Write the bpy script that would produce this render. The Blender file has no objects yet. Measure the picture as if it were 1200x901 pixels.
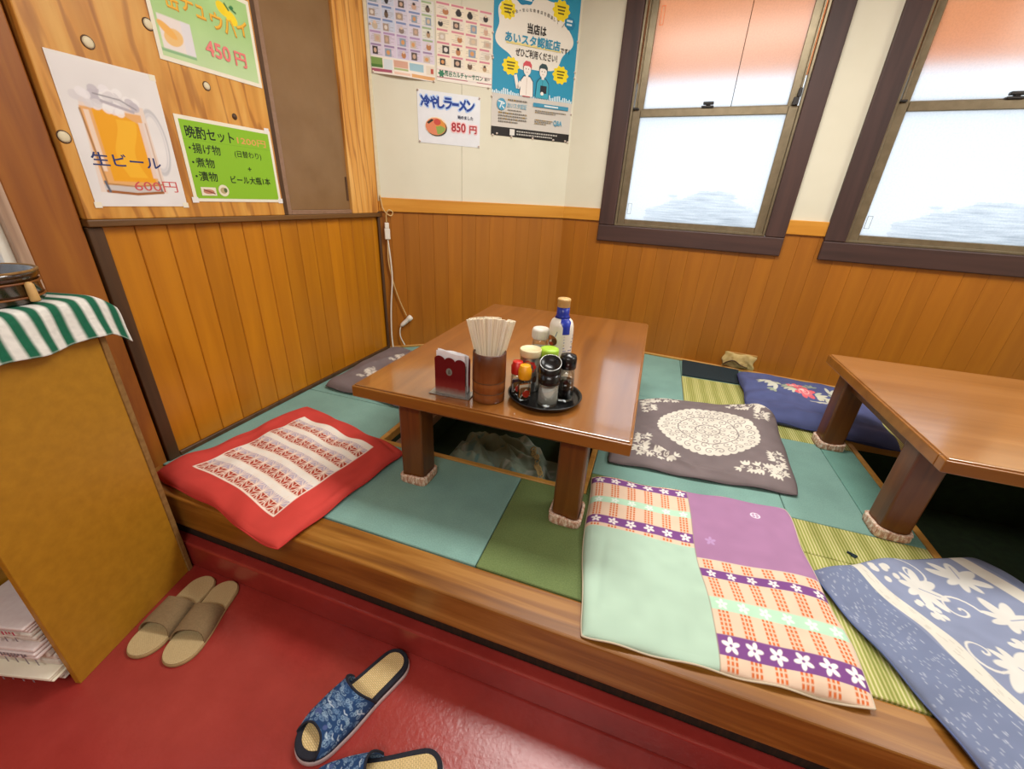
import bpy, bmesh, math, random
import numpy as np
from mathutils import Matrix, Vector
random.seed(7)
SC = bpy.context.scene
COL = SC.collection
rad = math.radians

# ------------------------------------------------------------------ camera, sky, lamps, exposure
cam = bpy.data.objects.new('camera', bpy.data.cameras.new('camera'))
COL.objects.link(cam)
cam.data.sensor_fit = 'HORIZONTAL'; cam.data.sensor_width = 36.0
cam.data.lens = 36.0 * 478.70 / 1200.0
cam.data.clip_start = 0.02
_yaw, _pit, _rol = -0.3075, -0.4278, 0.0544
_f = Vector((math.sin(_yaw)*math.cos(_pit), math.cos(_yaw)*math.cos(_pit), math.sin(_pit)))
_r = _f.cross(Vector((0, 0, 1))).normalized(); _u = _r.cross(_f)
_r2 = _r*math.cos(_rol) + _u*math.sin(_rol); _u2 = -_r*math.sin(_rol) + _u*math.cos(_rol)
cam.matrix_world = Matrix(((_r2.x, _u2.x, -_f.x, 0), (_r2.y, _u2.y, -_f.y, 0), (_r2.z, _u2.z, -_f.z, 0.85), (0, 0, 0, 1)))
SC.camera = cam

world = bpy.data.worlds.new('overcast_sky'); SC.world = world; world.use_nodes = True
_bg = world.node_tree.nodes['Background']
_bg.inputs[0].default_value = (0.90, 0.95, 1.0, 1); _bg.inputs[1].default_value = 1.85

def area(name, loc, sx, sy, power, color):
    l = bpy.data.lights.new(name, 'AREA'); l.shape = 'RECTANGLE'; l.size = sx; l.size_y = sy
    l.energy = power; l.color = color
    o = bpy.data.objects.new(name, l); COL.objects.link(o); o.location = loc
    return o
area('ceiling_or_fill_lamp', (0.05, 1.45, 1.93), 1.2, 0.35, 27, (1.0, 0.975, 0.93))
area('ceiling_or_fill_lamp', (1.70, 1.35, 1.93), 0.35, 1.0, 18, (1.0, 0.975, 0.93))
area('ceiling_or_fill_lamp', (0.1, -0.9, 1.93), 1.2, 0.35, 25, (1.0, 0.975, 0.93))  # unseen fill lamp, added to brighten the room from the camera side

SC.view_settings.view_transform = 'Standard'; SC.view_settings.look = 'None'
SC.view_settings.gamma = 1.0; SC.view_settings.use_curve_mapping = False
SC.view_settings.exposure = 0.35

# ------------------------------------------------------------------ helpers
def lin(h):
    h = h.lstrip('#'); out = []
    for i in (0, 2, 4):
        v = int(h[i:i+2], 16)/255
        out.append(v/12.92 if v <= 0.04045 else ((v+0.055)/1.055)**2.4)
    return tuple(out)
def L4(h): return (*lin(h), 1.0)

def new_mat(name):
    m = bpy.data.materials.new(name); m.use_nodes = True
    nt = m.node_tree; b = nt.nodes['Principled BSDF']
    return m, nt, b
def N(nt, t, **kw):
    n = nt.nodes.new(t)
    for k, v in kw.items():
        if k.startswith('i_'): n.inputs[k[2:].replace('_', ' ')].default_value = v
        else: setattr(n, k, v)
    return n
def coords(nt, scale=(1, 1, 1), rot=(0, 0, 0)):
    tc = N(nt, 'ShaderNodeTexCoord'); mp = N(nt, 'ShaderNodeMapping')
    mp.inputs['Scale'].default_value = scale; mp.inputs['Rotation'].default_value = rot
    nt.links.new(tc.outputs['Object'], mp.inputs['Vector']); return mp.outputs[0]
def noise(nt, vec, scale, detail=4, rough=0.55):
    n = N(nt, 'ShaderNodeTexNoise'); n.inputs['Scale'].default_value = scale
    n.inputs['Detail'].default_value = detail; n.inputs['Roughness'].default_value = rough
    if vec is not None: nt.links.new(vec, n.inputs['Vector'])
    return n.outputs['Fac']
def ramp(nt, fac, stops):
    r = N(nt, 'ShaderNodeValToRGB'); e = r.color_ramp.elements
    while len(e) < len(stops): e.new(0.5)
    for i, (p, c) in enumerate(stops):
        e[i].position = p; e[i].color = L4(c) if isinstance(c, str) else c
    nt.links.new(fac, r.inputs[0]); return r.outputs[0]
def bump(nt, b, h, strength=0.2, dist=0.002):
    n = N(nt, 'ShaderNodeBump'); n.inputs['Strength'].default_value = strength; n.inputs['Distance'].default_value = dist
    nt.links.new(h, n.inputs['Height']); nt.links.new(n.outputs[0], b.inputs['Normal'])
def rand_bright(nt, col, lo=0.85, hi=1.12):
    """slight colour shift from piece to piece"""
    oi = N(nt, 'ShaderNodeObjectInfo'); mr = N(nt, 'ShaderNodeMapRange')
    mr.inputs['To Min'].default_value = lo; mr.inputs['To Max'].default_value = hi
    nt.links.new(oi.outputs['Random'], mr.inputs['Value'])
    hs = N(nt, 'ShaderNodeHueSaturation'); nt.links.new(mr.outputs[0], hs.inputs['Value']); nt.links.new(col, hs.inputs['Color'])
    return hs.outputs[0]

def plain(name, c1, c2=None, rough=0.5, sc=60, bumpk=0.0, bsc=300, metal=0.0, spec=0.5, coat=0.0):
    m, nt, b = new_mat(name)
    b.inputs['Roughness'].default_value = rough; b.inputs['Metallic'].default_value = metal
    b.inputs['Specular IOR Level'].default_value = spec; b.inputs['Coat Weight'].default_value = coat
    b.inputs['Coat Roughness'].default_value = 0.1
    v = coords(nt)
    col = ramp(nt, noise(nt, v, sc), [(0.3, c1), (0.7, c2 or c1)])
    nt.links.new(col, b.inputs['Base Color'])
    if bumpk: bump(nt, b, noise(nt, v, bsc, 6), bumpk)
    return m
def wood(name, dark, mid, light, axis='Z', sc=1.0, rough=0.4, coat=0.0, piece=False, knots=False, stretch=14, bumpk=0.08, coatr=0.15):
    m, nt, b = new_mat(name)
    s = [9*sc]*3; s['XYZ'.index(axis)] = 9*sc/stretch
    v = coords(nt, tuple(s))
    n1 = N(nt, 'ShaderNodeTexNoise'); n1.inputs['Scale'].default_value = 2.2; n1.inputs['Detail'].default_value = 6; n1.inputs['Distortion'].default_value = 0.8
    src = v
    if piece:
        oi = N(nt, 'ShaderNodeObjectInfo'); va = N(nt, 'ShaderNodeVectorMath', operation='MULTIPLY_ADD')
        va.inputs[1].default_value = (1, 1, 1); nt.links.new(v, va.inputs[0]); 
        cm = N(nt, 'ShaderNodeCombineXYZ'); mu = N(nt, 'ShaderNodeMath', operation='MULTIPLY'); mu.inputs[1].default_value = 37.0
        nt.links.new(oi.outputs['Random'], mu.inputs[0])
        for k in range(3): nt.links.new(mu.outputs[0], cm.inputs[k])
        nt.links.new(cm.outputs[0], va.inputs[2]); src = va.outputs[0]
    nt.links.new(src, n1.inputs['Vector'])
    col = ramp(nt, n1.outputs['Fac'], [(0.25, dark), (0.5, mid), (0.75, light)])
    if knots:
        w = N(nt, 'ShaderNodeTexWave'); w.inputs['Scale'].default_value = 1.2; w.inputs['Distortion'].default_value = 9; w.inputs['Detail'].default_value = 3
        w.inputs['Detail Scale'].default_value = 1.2
        w.bands_direction = 'DIAGONAL'
        nt.links.new(v, w.inputs['Vector'])
        mx = N(nt, 'ShaderNodeMix', data_type='RGBA', blend_type='MULTIPLY'); mx.inputs[0].default_value = 0.55
        nt.links.new(col, mx.inputs[6]); nt.links.new(ramp(nt, w.outputs['Fac'], [(0.0, 'a8763f'), (0.14, 'fff4e2'), (1.0, 'ffffff')]), mx.inputs[7]); col = mx.outputs[2]
    if piece: col = rand_bright(nt, col, 0.90, 1.08)
    nt.links.new(col, b.inputs['Base Color'])
    b.inputs['Roughness'].default_value = rough; b.inputs['Coat Weight'].default_value = coat; b.inputs['Coat Roughness'].default_value = coatr; b.inputs['Coat IOR'].default_value = 1.9 if coat > 0.55 else 1.5
    bump(nt, b, n1.outputs['Fac'], bumpk, 0.003)
    return m
def attr_mat(name, rough=0.85, weave=0.25, wsc=900, sheen=0.0, spec=0.3):
    m, nt, b = new_mat(name)
    a = N(nt, 'ShaderNodeAttribute', attribute_name='Col')
    nt.links.new(a.outputs['Color'], b.inputs['Base Color'])
    b.inputs['Roughness'].default_value = rough; b.inputs['Specular IOR Level'].default_value = spec
    if weave:
        bump(nt, b, noise(nt, coords(nt), wsc, 3), weave, 0.001)
    return m
def glass(name, col=(0.96, 0.98, 0.97)):
    """thin clear glass"""
    m, nt, b = new_mat(name); out = nt.nodes['Material Output']
    tr = N(nt, 'ShaderNodeBsdfTransparent'); gl = N(nt, 'ShaderNodeBsdfGlossy'); mx = N(nt, 'ShaderNodeMixShader'); lw = N(nt, 'ShaderNodeLayerWeight')
    tr.inputs['Color'].default_value = (*col, 1); gl.inputs['Roughness'].default_value = 0.06; lw.inputs['Blend'].default_value = 0.22
    mr = N(nt, 'ShaderNodeMapRange'); mr.inputs['To Min'].default_value = 0.03; mr.inputs['To Max'].default_value = 0.55
    bp = N(nt, 'ShaderNodeBump'); bp.inputs['Strength'].default_value = 0.05; nt.links.new(noise(nt, coords(nt), 60), bp.inputs['Height']); nt.links.new(bp.outputs[0], gl.inputs['Normal'])
    nt.links.new(lw.outputs['Fresnel'], mr.inputs['Value']); nt.links.new(mr.outputs[0], mx.inputs[0])
    nt.links.new(tr.outputs[0], mx.inputs[1]); nt.links.new(gl.outputs[0], mx.inputs[2]); nt.links.new(mx.outputs[0], out.inputs['Surface']); nt.nodes.remove(b)
    return m

class MB:
    """collects simple shapes for ONE mesh"""
    def __init__(s): s.v = []; s.f = []; s.sm = []
    def add(s, vs, fs, smooth=False):
        o = len(s.v); s.v += [tuple(p) for p in vs]; s.f += [tuple(i+o for i in f) for f in fs]; s.sm += [smooth]*len(fs); return s
    def bx(s, x0, x1, y0, y1, z0, z1):
        return s.add([(x0,y0,z0),(x1,y0,z0),(x1,y1,z0),(x0,y1,z0),(x0,y0,z1),(x1,y0,z1),(x1,y1,z1),(x0,y1,z1)],
                     [(3,2,1,0),(4,5,6,7),(0,1,5,4),(1,2,6,5),(2,3,7,6),(3,0,4,7)])
    def prism(s, poly, z0, z1):
        n = len(poly)
        return s.add([(*p[:2], z0) for p in poly]+[(*p[:2], z1) for p in poly],
                     [tuple(range(n-1,-1,-1)), tuple(range(n,2*n))]+[(i,(i+1)%n,n+(i+1)%n,n+i) for i in range(n)])
    def lathe(s, prof, n=28, c=(0,0,0), tilt=None):
        vs = []; fs = []
        for (r, z) in prof:
            for k in range(n):
                a = 2*math.pi*k/n; p = Vector((r*math.cos(a), r*math.sin(a), z))
                if tilt is not None: p = tilt @ p
                vs.append((p.x+c[0], p.y+c[1], p.z+c[2]))
        m = len(prof)
        for j in range(m-1):
            for k in range(n):
                fs.append((j*n+k, j*n+(k+1)%n, (j+1)*n+(k+1)%n, (j+1)*n+k))
        s.add(vs, fs, True)
        if prof[0][0] > 1e-6: s.f.append(tuple(len(s.v)-m*n+k for k in range(n-1,-1,-1))); s.sm.append(False)
        if prof[-1][0] > 1e-6: s.f.append(tuple(len(s.v)-n+k for k in range(n))); s.sm.append(False)
        return s
    def tube(s, pts, r, n=10, closed=False):
        pts = [Vector(p) for p in pts]; m = len(pts); vs = []; prev = None
        for i, p in enumerate(pts):
            t = (pts[(i+1) % m]-pts[i-1]) if closed else (pts[min(i+1, m-1)]-pts[max(i-1, 0)])
            t.normalize()
            a = prev if prev is not None else (Vector((0,0,1)) if abs(t.z) < 0.9 else Vector((1,0,0)))
            a = (a - t*a.dot(t)).normalized(); b2 = t.cross(a); prev = a
            rr = r[i] if isinstance(r, (list, tuple)) else r
            vs += [p + (a*math.cos(2*math.pi*k/n)+b2*math.sin(2*math.pi*k/n))*rr for k in range(n)]
        fs = [(j*n+k, j*n+(k+1)%n, ((j+1)%m)*n+(k+1)%n, ((j+1)%m)*n+k) for j in range(m if closed else m-1) for k in range(n)]
        if not closed: fs += [tuple(range(n-1,-1,-1)), tuple((m-1)*n+k for k in range(n))]
        return s.add(vs, fs, True)
    def mesh(s, name):
        me = bpy.data.meshes.new(name); me.from_pydata(s.v, [], s.f)
        me.polygons.foreach_set('use_smooth', s.sm); me.update(); return me
def smooth_path(pts, n=8):
    P = [Vector(p) for p in pts]; out = []
    for i in range(len(P)-1):
        p0, p1, p2, p3 = P[max(i-1,0)], P[i], P[i+1], P[min(i+2,len(P)-1)]
        for k in range(n):
            t = k/n
            out.append(0.5*((2*p1)+(p2-p0)*t+(2*p0-5*p1+4*p2-p3)*t*t+(3*p1-p0-3*p2+p3)*t**3))
    out.append(P[-1]); return out

def link(name, mesh, mat, parent=None, bev=0.0, seg=2):
    o = bpy.data.objects.new(name, mesh); COL.objects.link(o)
    if mat is not None and not mesh.materials:
        for mm in (mat if isinstance(mat, (list, tuple)) else [mat]): mesh.materials.append(mm)
    if parent is not None: o.parent = parent
    if bev:
        md = o.modifiers.new('bevel', 'BEVEL'); md.width = bev; md.segments = seg; md.limit_method = 'ANGLE'; md.angle_limit = rad(40)
    return o
def obj(name, mb, mat, parent=None, bev=0.0, seg=2, loc=None, rotz=0.0, label=None):
    o = link(name, mb.mesh(name), mat, parent, bev, seg)
    if loc is not None: o.location = loc
    if rotz: o.rotation_euler[2] = rotz
    if label: o['label'] = label
    return o
def tag(o, label, cat, group=None):
    o['label'] = label; o['category'] = cat
    if group: o['group'] = group
    return o
def thing(name, label, cat, loc=(0,0,0), rotz=0.0, group=None):
    o = bpy.data.objects.new(name, None); COL.objects.link(o); o.empty_display_size = 0.05
    o.location = loc; o.rotation_euler[2] = rotz
    return tag(o, label, cat, group)
def setting(name, loc=(0,0,0), rotz=0.0):
    o = bpy.data.objects.new(name, None); COL.objects.link(o); o.location = loc; o.rotation_euler[2] = rotz
    o['kind'] = 'structure'; return o

# --- coloured grids: numpy painting helpers -----------------------------------------------------
class Paint:
    def __init__(s, nu, nv, w, h, base):
        u = np.linspace(0, 1, nu); v = np.linspace(0, 1, nv); s.U, s.V = np.meshgrid(u, v); s.X = s.U*w; s.Y = s.V*h
        s.C = np.empty((nv, nu, 3)); s.C[:] = lin(base); s.w, s.h = w, h
        s.px = max(w/nu, h/nv)
    def mix(s, a, col):
        a = np.clip(a, 0, 1)[..., None]; s.C = s.C*(1-a) + np.array(lin(col) if isinstance(col, str) else col)*a
    def sd(s, d, col, k=1.0): s.mix((0.5 - d/s.px)*1.0 if k == 1.0 else np.clip(0.5-d/s.px, 0, 1)*k, col)
    def rect(s, x0, x1, y0, y1, col, k=1.0):
        sl = s.crop(x0, x1, y0, y1); X, Y = s.X[sl], s.Y[sl]
        s.sdc(sl, np.maximum(np.maximum(x0-X, X-x1), np.maximum(y0-Y, Y-y1)), col, k)
    def crop(s, x0, x1, y0, y1):
        nv, nu = s.X.shape; m = 2
        i0 = max(0, int(x0/s.w*(nu-1))-m); i1 = min(nu, int(x1/s.w*(nu-1))+m+2); j0 = max(0, int(y0/s.h*(nv-1))-m); j1 = min(nv, int(y1/s.h*(nv-1))+m+2)
        return (slice(j0, max(j0, j1)), slice(i0, max(i0, i1)))
    def sdc(s, sl, d, col, k=1.0):
        a = np.clip(0.5-d/s.px, 0, 1)[..., None]*k
        s.C[sl] = s.C[sl]*(1-a)+np.array(lin(col))*a
    def ell(s, cx, cy, rx, ry, col, rot=0.0, k=1.0):
        R_ = max(rx, ry); sl = s.crop(cx-R_, cx+R_, cy-R_, cy+R_)
        dx, dy = s.X[sl]-cx, s.Y[sl]-cy; c, n = math.cos(rot), math.sin(rot)
        a, b = (dx*c+dy*n)/rx, (-dx*n+dy*c)/ry
        s.sdc(sl, (np.sqrt(a*a+b*b)-1)*min(rx, ry), col, k)
    def ring(s, cx, cy, rx, ry, wd, col, rot=0.0):
        dx, dy = s.X-cx, s.Y-cy; c, n = math.cos(rot), math.sin(rot)
        a, b = (dx*c+dy*n)/rx, (-dx*n+dy*c)/ry
        s.sd(np.abs((np.sqrt(a*a+b*b)-1)*min(rx, ry))-wd/2, col)
    def line(s, pts, wd, col, k=1.0):
        xs, ys = [q[0] for q in pts], [q[1] for q in pts]
        sl = s.crop(min(xs)-wd, max(xs)+wd, min(ys)-wd, max(ys)+wd); X, Y = s.X[sl], s.Y[sl]
        d = np.full(X.shape, 1e9)
        for (x0, y0), (x1, y1) in zip(pts[:-1], pts[1:]):
            vx, vy = x1-x0, y1-y0; L = vx*vx+vy*vy+1e-12
            t = np.clip(((X-x0)*vx+(Y-y0)*vy)/L, 0, 1)
            d = np.minimum(d, np.hypot(X-x0-t*vx, Y-y0-t*vy))
        s.sdc(sl, d-wd/2, col, k)
    def flower(s, cx, cy, r, col, n=5, rot=0.3, core=None):
        for k in range(n):
            a = rot+2*math.pi*k/n
            s.ell(cx+0.55*r*math.cos(a), cy+0.55*r*math.sin(a), 0.45*r, 0.26*r, col, a)
        if core: s.ell(cx, cy, 0.16*r, 0.16*r, core)
    def spiral(s, cx, cy, r, wd, col, turns=1.6, rot=0.0, sgn=1):
        pts = []
        for i in range(26):
            t = i/25; a = rot+sgn*t*turns*2*math.pi
            pts.append((cx+r*t*math.cos(a), cy+r*t*math.sin(a)))
        s.line(pts, wd, col)
    def leaf(s, cx, cy, r, col, rot=0.0, lobes=5):
        for k in range(lobes):
            a = rot+(k-(lobes-1)/2)*0.75
            s.ell(cx+0.5*r*math.cos(a), cy+0.5*r*math.sin(a), 0.55*r, 0.2*r, col, a)
    def mottle(s, amp, seed, nb=24):
        rng = np.random.RandomState(seed); g = rng.rand(nb, nb)
        iu = s.U*(nb-1.001); iv = s.V*(nb-1.001); i0 = iu.astype(int); j0 = iv.astype(int); fu = iu-i0; fv = iv-j0
        val = (g[j0, i0]*(1-fu)+g[j0, i0+1]*fu)*(1-fv)+(g[j0+1, i0]*(1-fu)+g[j0+1, i0+1]*fu)*fv
        s.C = s.C*(1+amp*(val-0.5)*2)[..., None]
def set_col(me, cols, domain='POINT'):
    a = me.color_attributes.new('Col', 'FLOAT_COLOR', domain)
    c = np.ones((len(cols), 4), dtype=np.float32); c[:, :3] = cols
    a.data.foreach_set('color', c.ravel())
def grid_mesh(name, P, C, extra_rings=None):
    nv, nu = P.shape[:2]; idx = np.arange(nu*nv).reshape(nv, nu)
    f = np.stack([idx[:-1,:-1], idx[:-1,1:], idx[1:,1:], idx[1:,:-1]], -1).reshape(-1, 4)
    me = bpy.data.meshes.new(name); me.from_pydata(P.reshape(-1, 3).tolist(), [], f.tolist())
    me.polygons.foreach_set('use_smooth', [True]*len(f)); me.update()
    if C is not None: set_col(me, C.reshape(-1, 3))
    return me

# --- flat print: coloured shapes and lettering on paper -------------------------------------------
def text_mesh(s):
    cu = bpy.data.curves.new('lettering', 'FONT'); cu.body = s; cu.size = 1.0; cu.resolution_u = 3
    o = bpy.data.objects.new('lettering', cu); COL.objects.link(o)
    dg = bpy.context.evaluated_depsgraph_get(); me = bpy.data.meshes.new_from_object(o.evaluated_get(dg))
    v = np.array([p.co[:2] for p in me.vertices]) if len(me.vertices) else np.zeros((0, 2))
    f = [tuple(p.vertices) for p in me.polygons]
    bpy.data.objects.remove(o); bpy.data.curves.remove(cu); bpy.data.meshes.remove(me)
    return v, f
class Print:
    """shapes in the X-Z plane, facing -Y; every call lies a hair above the one before"""
    def __init__(s, w, h, y=-0.0012): s.w, s.h, s.y = w, h, y; s.v = []; s.f = []; s.c = []; s.step = 0.00004
    def raw(s, pts, faces, col):
        o = len(s.v); s.v += [(p[0]*s.w, s.y, p[1]*s.h) for p in pts]
        s.f += [tuple(i+o for i in f) for f in faces]; s.c += [lin(col)]*len(pts); s.y -= s.step
    def poly(s, pts, col): s.raw(pts, [tuple(range(len(pts)))], col)
    def rect(s, x0, z0, x1, z1, col): s.poly([(x0,z0),(x1,z0),(x1,z1),(x0,z1)], col)
    def ell(s, cx, cz, rx, rz, col, n=28, rot=0.0):
        a = s.h/s.w
        pts = []
        for k in range(n):
            t = 2*math.pi*k/n; x, z = rx*math.cos(t), rz*math.sin(t)*a
            pts.append((cx+x*math.cos(rot)-z*math.sin(rot), cz+(x*math.sin(rot)+z*math.cos(rot))/a))
        s.poly(pts, col)
    def blob(s, cx, cz, rx, rz, col, bumps=9, amp=0.1, n=90):
        s.poly([(cx+rx*(1+amp*math.cos(bumps*2*math.pi*k/n))*math.cos(2*math.pi*k/n), cz+rz*(1+amp*math.cos(bumps*2*math.pi*k/n))*math.sin(2*math.pi*k/n)) for k in range(n)], col)
    def line(s, pts, wd, col):
        for (x0,z0),(x1,z1) in zip(pts[:-1], pts[1:]):
            dx, dz = (x1-x0)*s.w, (z1-z0)*s.h; L = math.hypot(dx, dz) or 1e-6
            nx, nz = -dz/L*wd/2/s.w, dx/L*wd/2/s.h
            s.raw([(x0-nx,z0-nz),(x1-nx,z1-nz),(x1+nx,z1+nz),(x0+nx,z0+nz)], [(0,1,2,3)], col); s.y += s.step
        s.y -= s.step
    def text(s, t, x0, z0, x1, z1, col, bold=0.0, rot=0.0):
        v, f = text_mesh(t)
        if not len(v): return
        lo, hi = v.min(0), v.max(0); q = (v-lo)/np.maximum(hi-lo, 1e-6)
        X = (x0+q[:,0]*(x1-x0)); Z = z0+q[:,1]*(z1-z0)
        if rot:
            cx, cz = (x0+x1)/2*s.w, (z0+z1)/2*s.h; dx, dz = X*s.w-cx, Z*s.h-cz
            X, Z = (cx+dx*math.cos(rot)-dz*math.sin(rot))/s.w, (cz+dx*math.sin(rot)+dz*math.cos(rot))/s.h
        b = bold*(z1-z0)*s.h*1.1
        offs = [(0, 0)] if bold <= 0 else [(b*math.cos(q*math.pi/4), b*math.sin(q*math.pi/4)) for q in range(8)]
        for ox, oz in offs:
            s.raw(list(zip(X+ox/s.w, Z+oz/s.h)), f, col); s.y += s.step-0.000012
    def build(s, name, parent):
        me = bpy.data.meshes.new(name); me.from_pydata(s.v, [], s.f); me.update()
        set_col(me, np.array(s.c)); return link(name, me, M['print'], parent)
def sheet(w, h, mat, parent, name='sheet', t=0.0009):
    return obj(name, MB().bx(0, w, -t, 0, 0, h), mat, parent)
def pin(parent, x, z, mat=None, y=-0.001):
    m = MB().lathe([(0.0045,0),(0.005,0.0012),(0.0028,0.002),(0.0025,0.007),(0.0036,0.0085),(0.0034,0.0098),(0,0.0105)], 10, tilt=Matrix.Rotation(rad(90), 3, 'X'))
    return obj('pushpin', m, mat or M['pin'], parent, loc=(x, y, z))

# ------------------------------------------------------------------ materials
M = {}
M['print'] = attr_mat('printed_paper', 0.55, 0)
M['fabric'] = attr_mat('printed_cotton', 0.9, 0.35, 1100)
M['paint_attr'] = attr_mat('coloured_surface', 0.45, 0)
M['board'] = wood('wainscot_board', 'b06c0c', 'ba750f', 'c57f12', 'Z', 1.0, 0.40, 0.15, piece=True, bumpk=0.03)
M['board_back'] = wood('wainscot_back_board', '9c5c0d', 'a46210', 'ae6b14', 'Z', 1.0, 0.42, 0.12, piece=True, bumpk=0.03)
M['rail'] = wood('chair_rail_wood', 'bd7a1c', 'cc8a28', 'd99a38', 'X', 1.0, 0.45)
M['ply'] = wood('plywood', 'b4762c', 'd2963f', 'e2ae58', 'Z', 0.9, 0.5, 0, knots=True, stretch=7)
M['post'] = wood('post_pine', 'bd7a2c', 'dda04c', 'ecb868', 'Z', 1.2, 0.5, knots=True, stretch=12)
M['darktrim'] = wood('dark_trim', '3a2410', '50341a', '644424', 'Z', 1.0, 0.5)
M['darktrim_h'] = wood('dark_rail', '5a3a18', '6e4a20', '7e5828', 'X', 1.0, 0.5)
M['pillar'] = wood('pillar_wood', '7a3f0e', '985816', 'b0701e', 'Z', 0.8, 0.5, stretch=8)
M['paletrim'] = wood('pale_window_wood', '8f6f58', 'b3937a', 'c9ad95', 'Z', 1.4, 0.55)
M['brownpanel'] = plain('brown_panel', '80603c', '8c6c48', 0.40, 8, 0.03, 500)
M['panelframe'] = plain('brown_panel_frame', '8a6a50', '967660', 0.4)
M['casing'] = wood('window_casing', '33201c', '412a25', '4c322b', 'Z', 1.3, 0.55)
M['casing_h'] = wood('window_casing_h', '33201c', '412a25', '4c322b', 'X', 1.3, 0.55)
M['alu'] = plain('bronze_aluminium', '7d7058', '8c7f66', 0.35, 30, metal=0.55)
M['black'] = plain('black_plastic', '0d0d0e', '151516', 0.25, 80)
M['blackmatte'] = plain('black_catch', '1c1815', '26201c', 0.5)
M['cream'] = plain('cream_wallpaper', 'd9d5bf', 'dfdbc6', 0.7, 5, 0.1, 700)
M['ceil'] = plain('ceiling_white', 'd8d2c0', 'e0dac8', 0.8, 5)
M['conduit'] = plain('conduit_ivory', 'd8cba6', 'e2d6b4', 0.45)
M['tabletop'] = wood('tabletop_wood', '7c491a', '8c5622', '9c642c', 'Y', 0.9, 0.28, 1.0, stretch=16, bumpk=0.03, coatr=0.09)
M['tabletop2'] = wood('tabletop_wood_pale', '94602c', 'a26c36', 'b07a44', 'X', 0.9, 0.33, 0.9, stretch=16, bumpk=0.05, coatr=0.16)
M['tableedge'] = wood('table_edge_wood', '7a4814', '8c571c', '9a6426', 'X', 0.9, 0.35, 0.3)
M['leg'] = wood('table_leg_wood', '4a2608', '60340c', '744412', 'Z', 1.2, 0.36, 0.2)
M['beam'] = wood('edge_beam_wood', '663a0c', '8c591b', 'b4803a', 'X', 1.6, 0.38, 0.25, stretch=18)
M['pittrim'] = wood('pit_trim_wood', 'a06e2c', 'b8863c', 'c8984c', 'X', 1.2, 0.5)
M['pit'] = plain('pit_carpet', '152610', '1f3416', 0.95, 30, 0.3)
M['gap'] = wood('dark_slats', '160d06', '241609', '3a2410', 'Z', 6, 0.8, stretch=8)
M['cloth_tan'] = plain('tan_cloth', 'b69a5c', 'c9b078', 0.9, 60, 0.4)
M['navymat'] = plain('navy_felt', '14232a', '1b2d33', 0.95, 120, 0.3)
M['white_pl'] = plain('white_plastic', 'e4ded0', 'ece6da', 0.4)
M['cord_white'] = plain('white_cord', 'ded8c8', 'e8e2d4', 0.5)
M['cord_tan'] = plain('aged_cord', 'c8a468', 'd4b47c', 0.5)
M['pin'] = plain('clear_pushpin', 'e8d8cc', 'f2e6dc', 0.2)
M['paper'] = plain('white_paper', 'e9e5e0', 'efece8', 0.6, 20)
M['laminate'] = plain('laminated_paper', 'ece6d0', 'f2ecd8', 0.3, 20)
M['bluepaper'] = plain('bluish_paper', 'dfe2e6', 'e6e8ec', 0.3, 20)
M['sock'] = None
def mk_floor():
    m, nt, b = new_mat('red_painted_floor'); v = coords(nt)
    c = ramp(nt, noise(nt, v, 3.0, 6, 0.65), [(0.3, '842822'), (0.5, '94302a'), (0.72, 'a23a33')])
    nt.links.new(c, b.inputs['Base Color']); b.inputs['Roughness'].default_value = 0.27; b.inputs['Specular IOR Level'].default_value = 0.6
    bump(nt, b, noise(nt, v, 70, 5, 0.6), 0.22, 0.004); return m
M['floor'] = mk_floor()
def mk_tatami(name, a, bb):
    m, nt, b = new_mat(name); v = coords(nt)
    c = ramp(nt, noise(nt, v, 260, 4, 0.7), [(0.35, a), (0.65, bb)])
    n2 = ramp(nt, noise(nt, v, 6, 4), [(0.3, 'd8d8d8'), (0.7, 'ffffff')])
    mx = N(nt, 'ShaderNodeMix', data_type='RGBA', blend_type='MULTIPLY'); mx.inputs[0].default_value = 0.6
    nt.links.new(c, mx.inputs[6]); nt.links.new(n2, mx.inputs[7]); nt.links.new(mx.outputs[2], b.inputs['Base Color'])
    b.inputs['Roughness'].default_value = 0.8; b.inputs['Specular IOR Level'].default_value = 0.25
    bump(nt, b, noise(nt, v, 500, 3), 0.25, 0.001); return m
M['teal'] = mk_tatami('teal_carpet_tile', '78a095', '88aea3')
M['teal_dark'] = mk_tatami('teal_carpet_tile_darker', '6c9d8f', '7caa9d')  # same tile in a slightly darker teal, for the narrow strip
M['olive'] = mk_tatami('olive_carpet_tile', '647644', '748652')
def mk_straw():
    m, nt, b = new_mat('striped_straw_mat'); v = coords(nt)
    w = N(nt, 'ShaderNodeTexWave'); w.bands_direction = 'X'; w.inputs['Scale'].default_value = 36; w.inputs['Distortion'].default_value = 0.6; w.inputs['Detail'].default_value = 2
    nt.links.new(v, w.inputs['Vector'])
    w2 = N(nt, 'ShaderNodeTexWave'); w2.bands_direction = 'X'; w2.inputs['Scale'].default_value = 5.3; w2.inputs['Distortion'].default_value = 1.5
    nt.links.new(v, w2.inputs['Vector'])
    c = ramp(nt, w.outputs['Fac'], [(0.2, '9aa04c'), (0.55, 'b3b066'), (0.85, 'cfc88e')])
    mx = N(nt, 'ShaderNodeMix', data_type='RGBA', blend_type='MULTIPLY'); mx.inputs[0].default_value = 0.5
    nt.links.new(c, mx.inputs[6]); nt.links.new(ramp(nt, w2.outputs['Fac'], [(0.2, 'b9c07c'), (0.8, 'ffffff')]), mx.inputs[7])
    nt.links.new(mx.outputs[2], b.inputs['Base Color']); b.inputs['Roughness'].default_value = 0.7
    bump(nt, b, w.outputs['Fac'], 0.4, 0.002); return m
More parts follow.
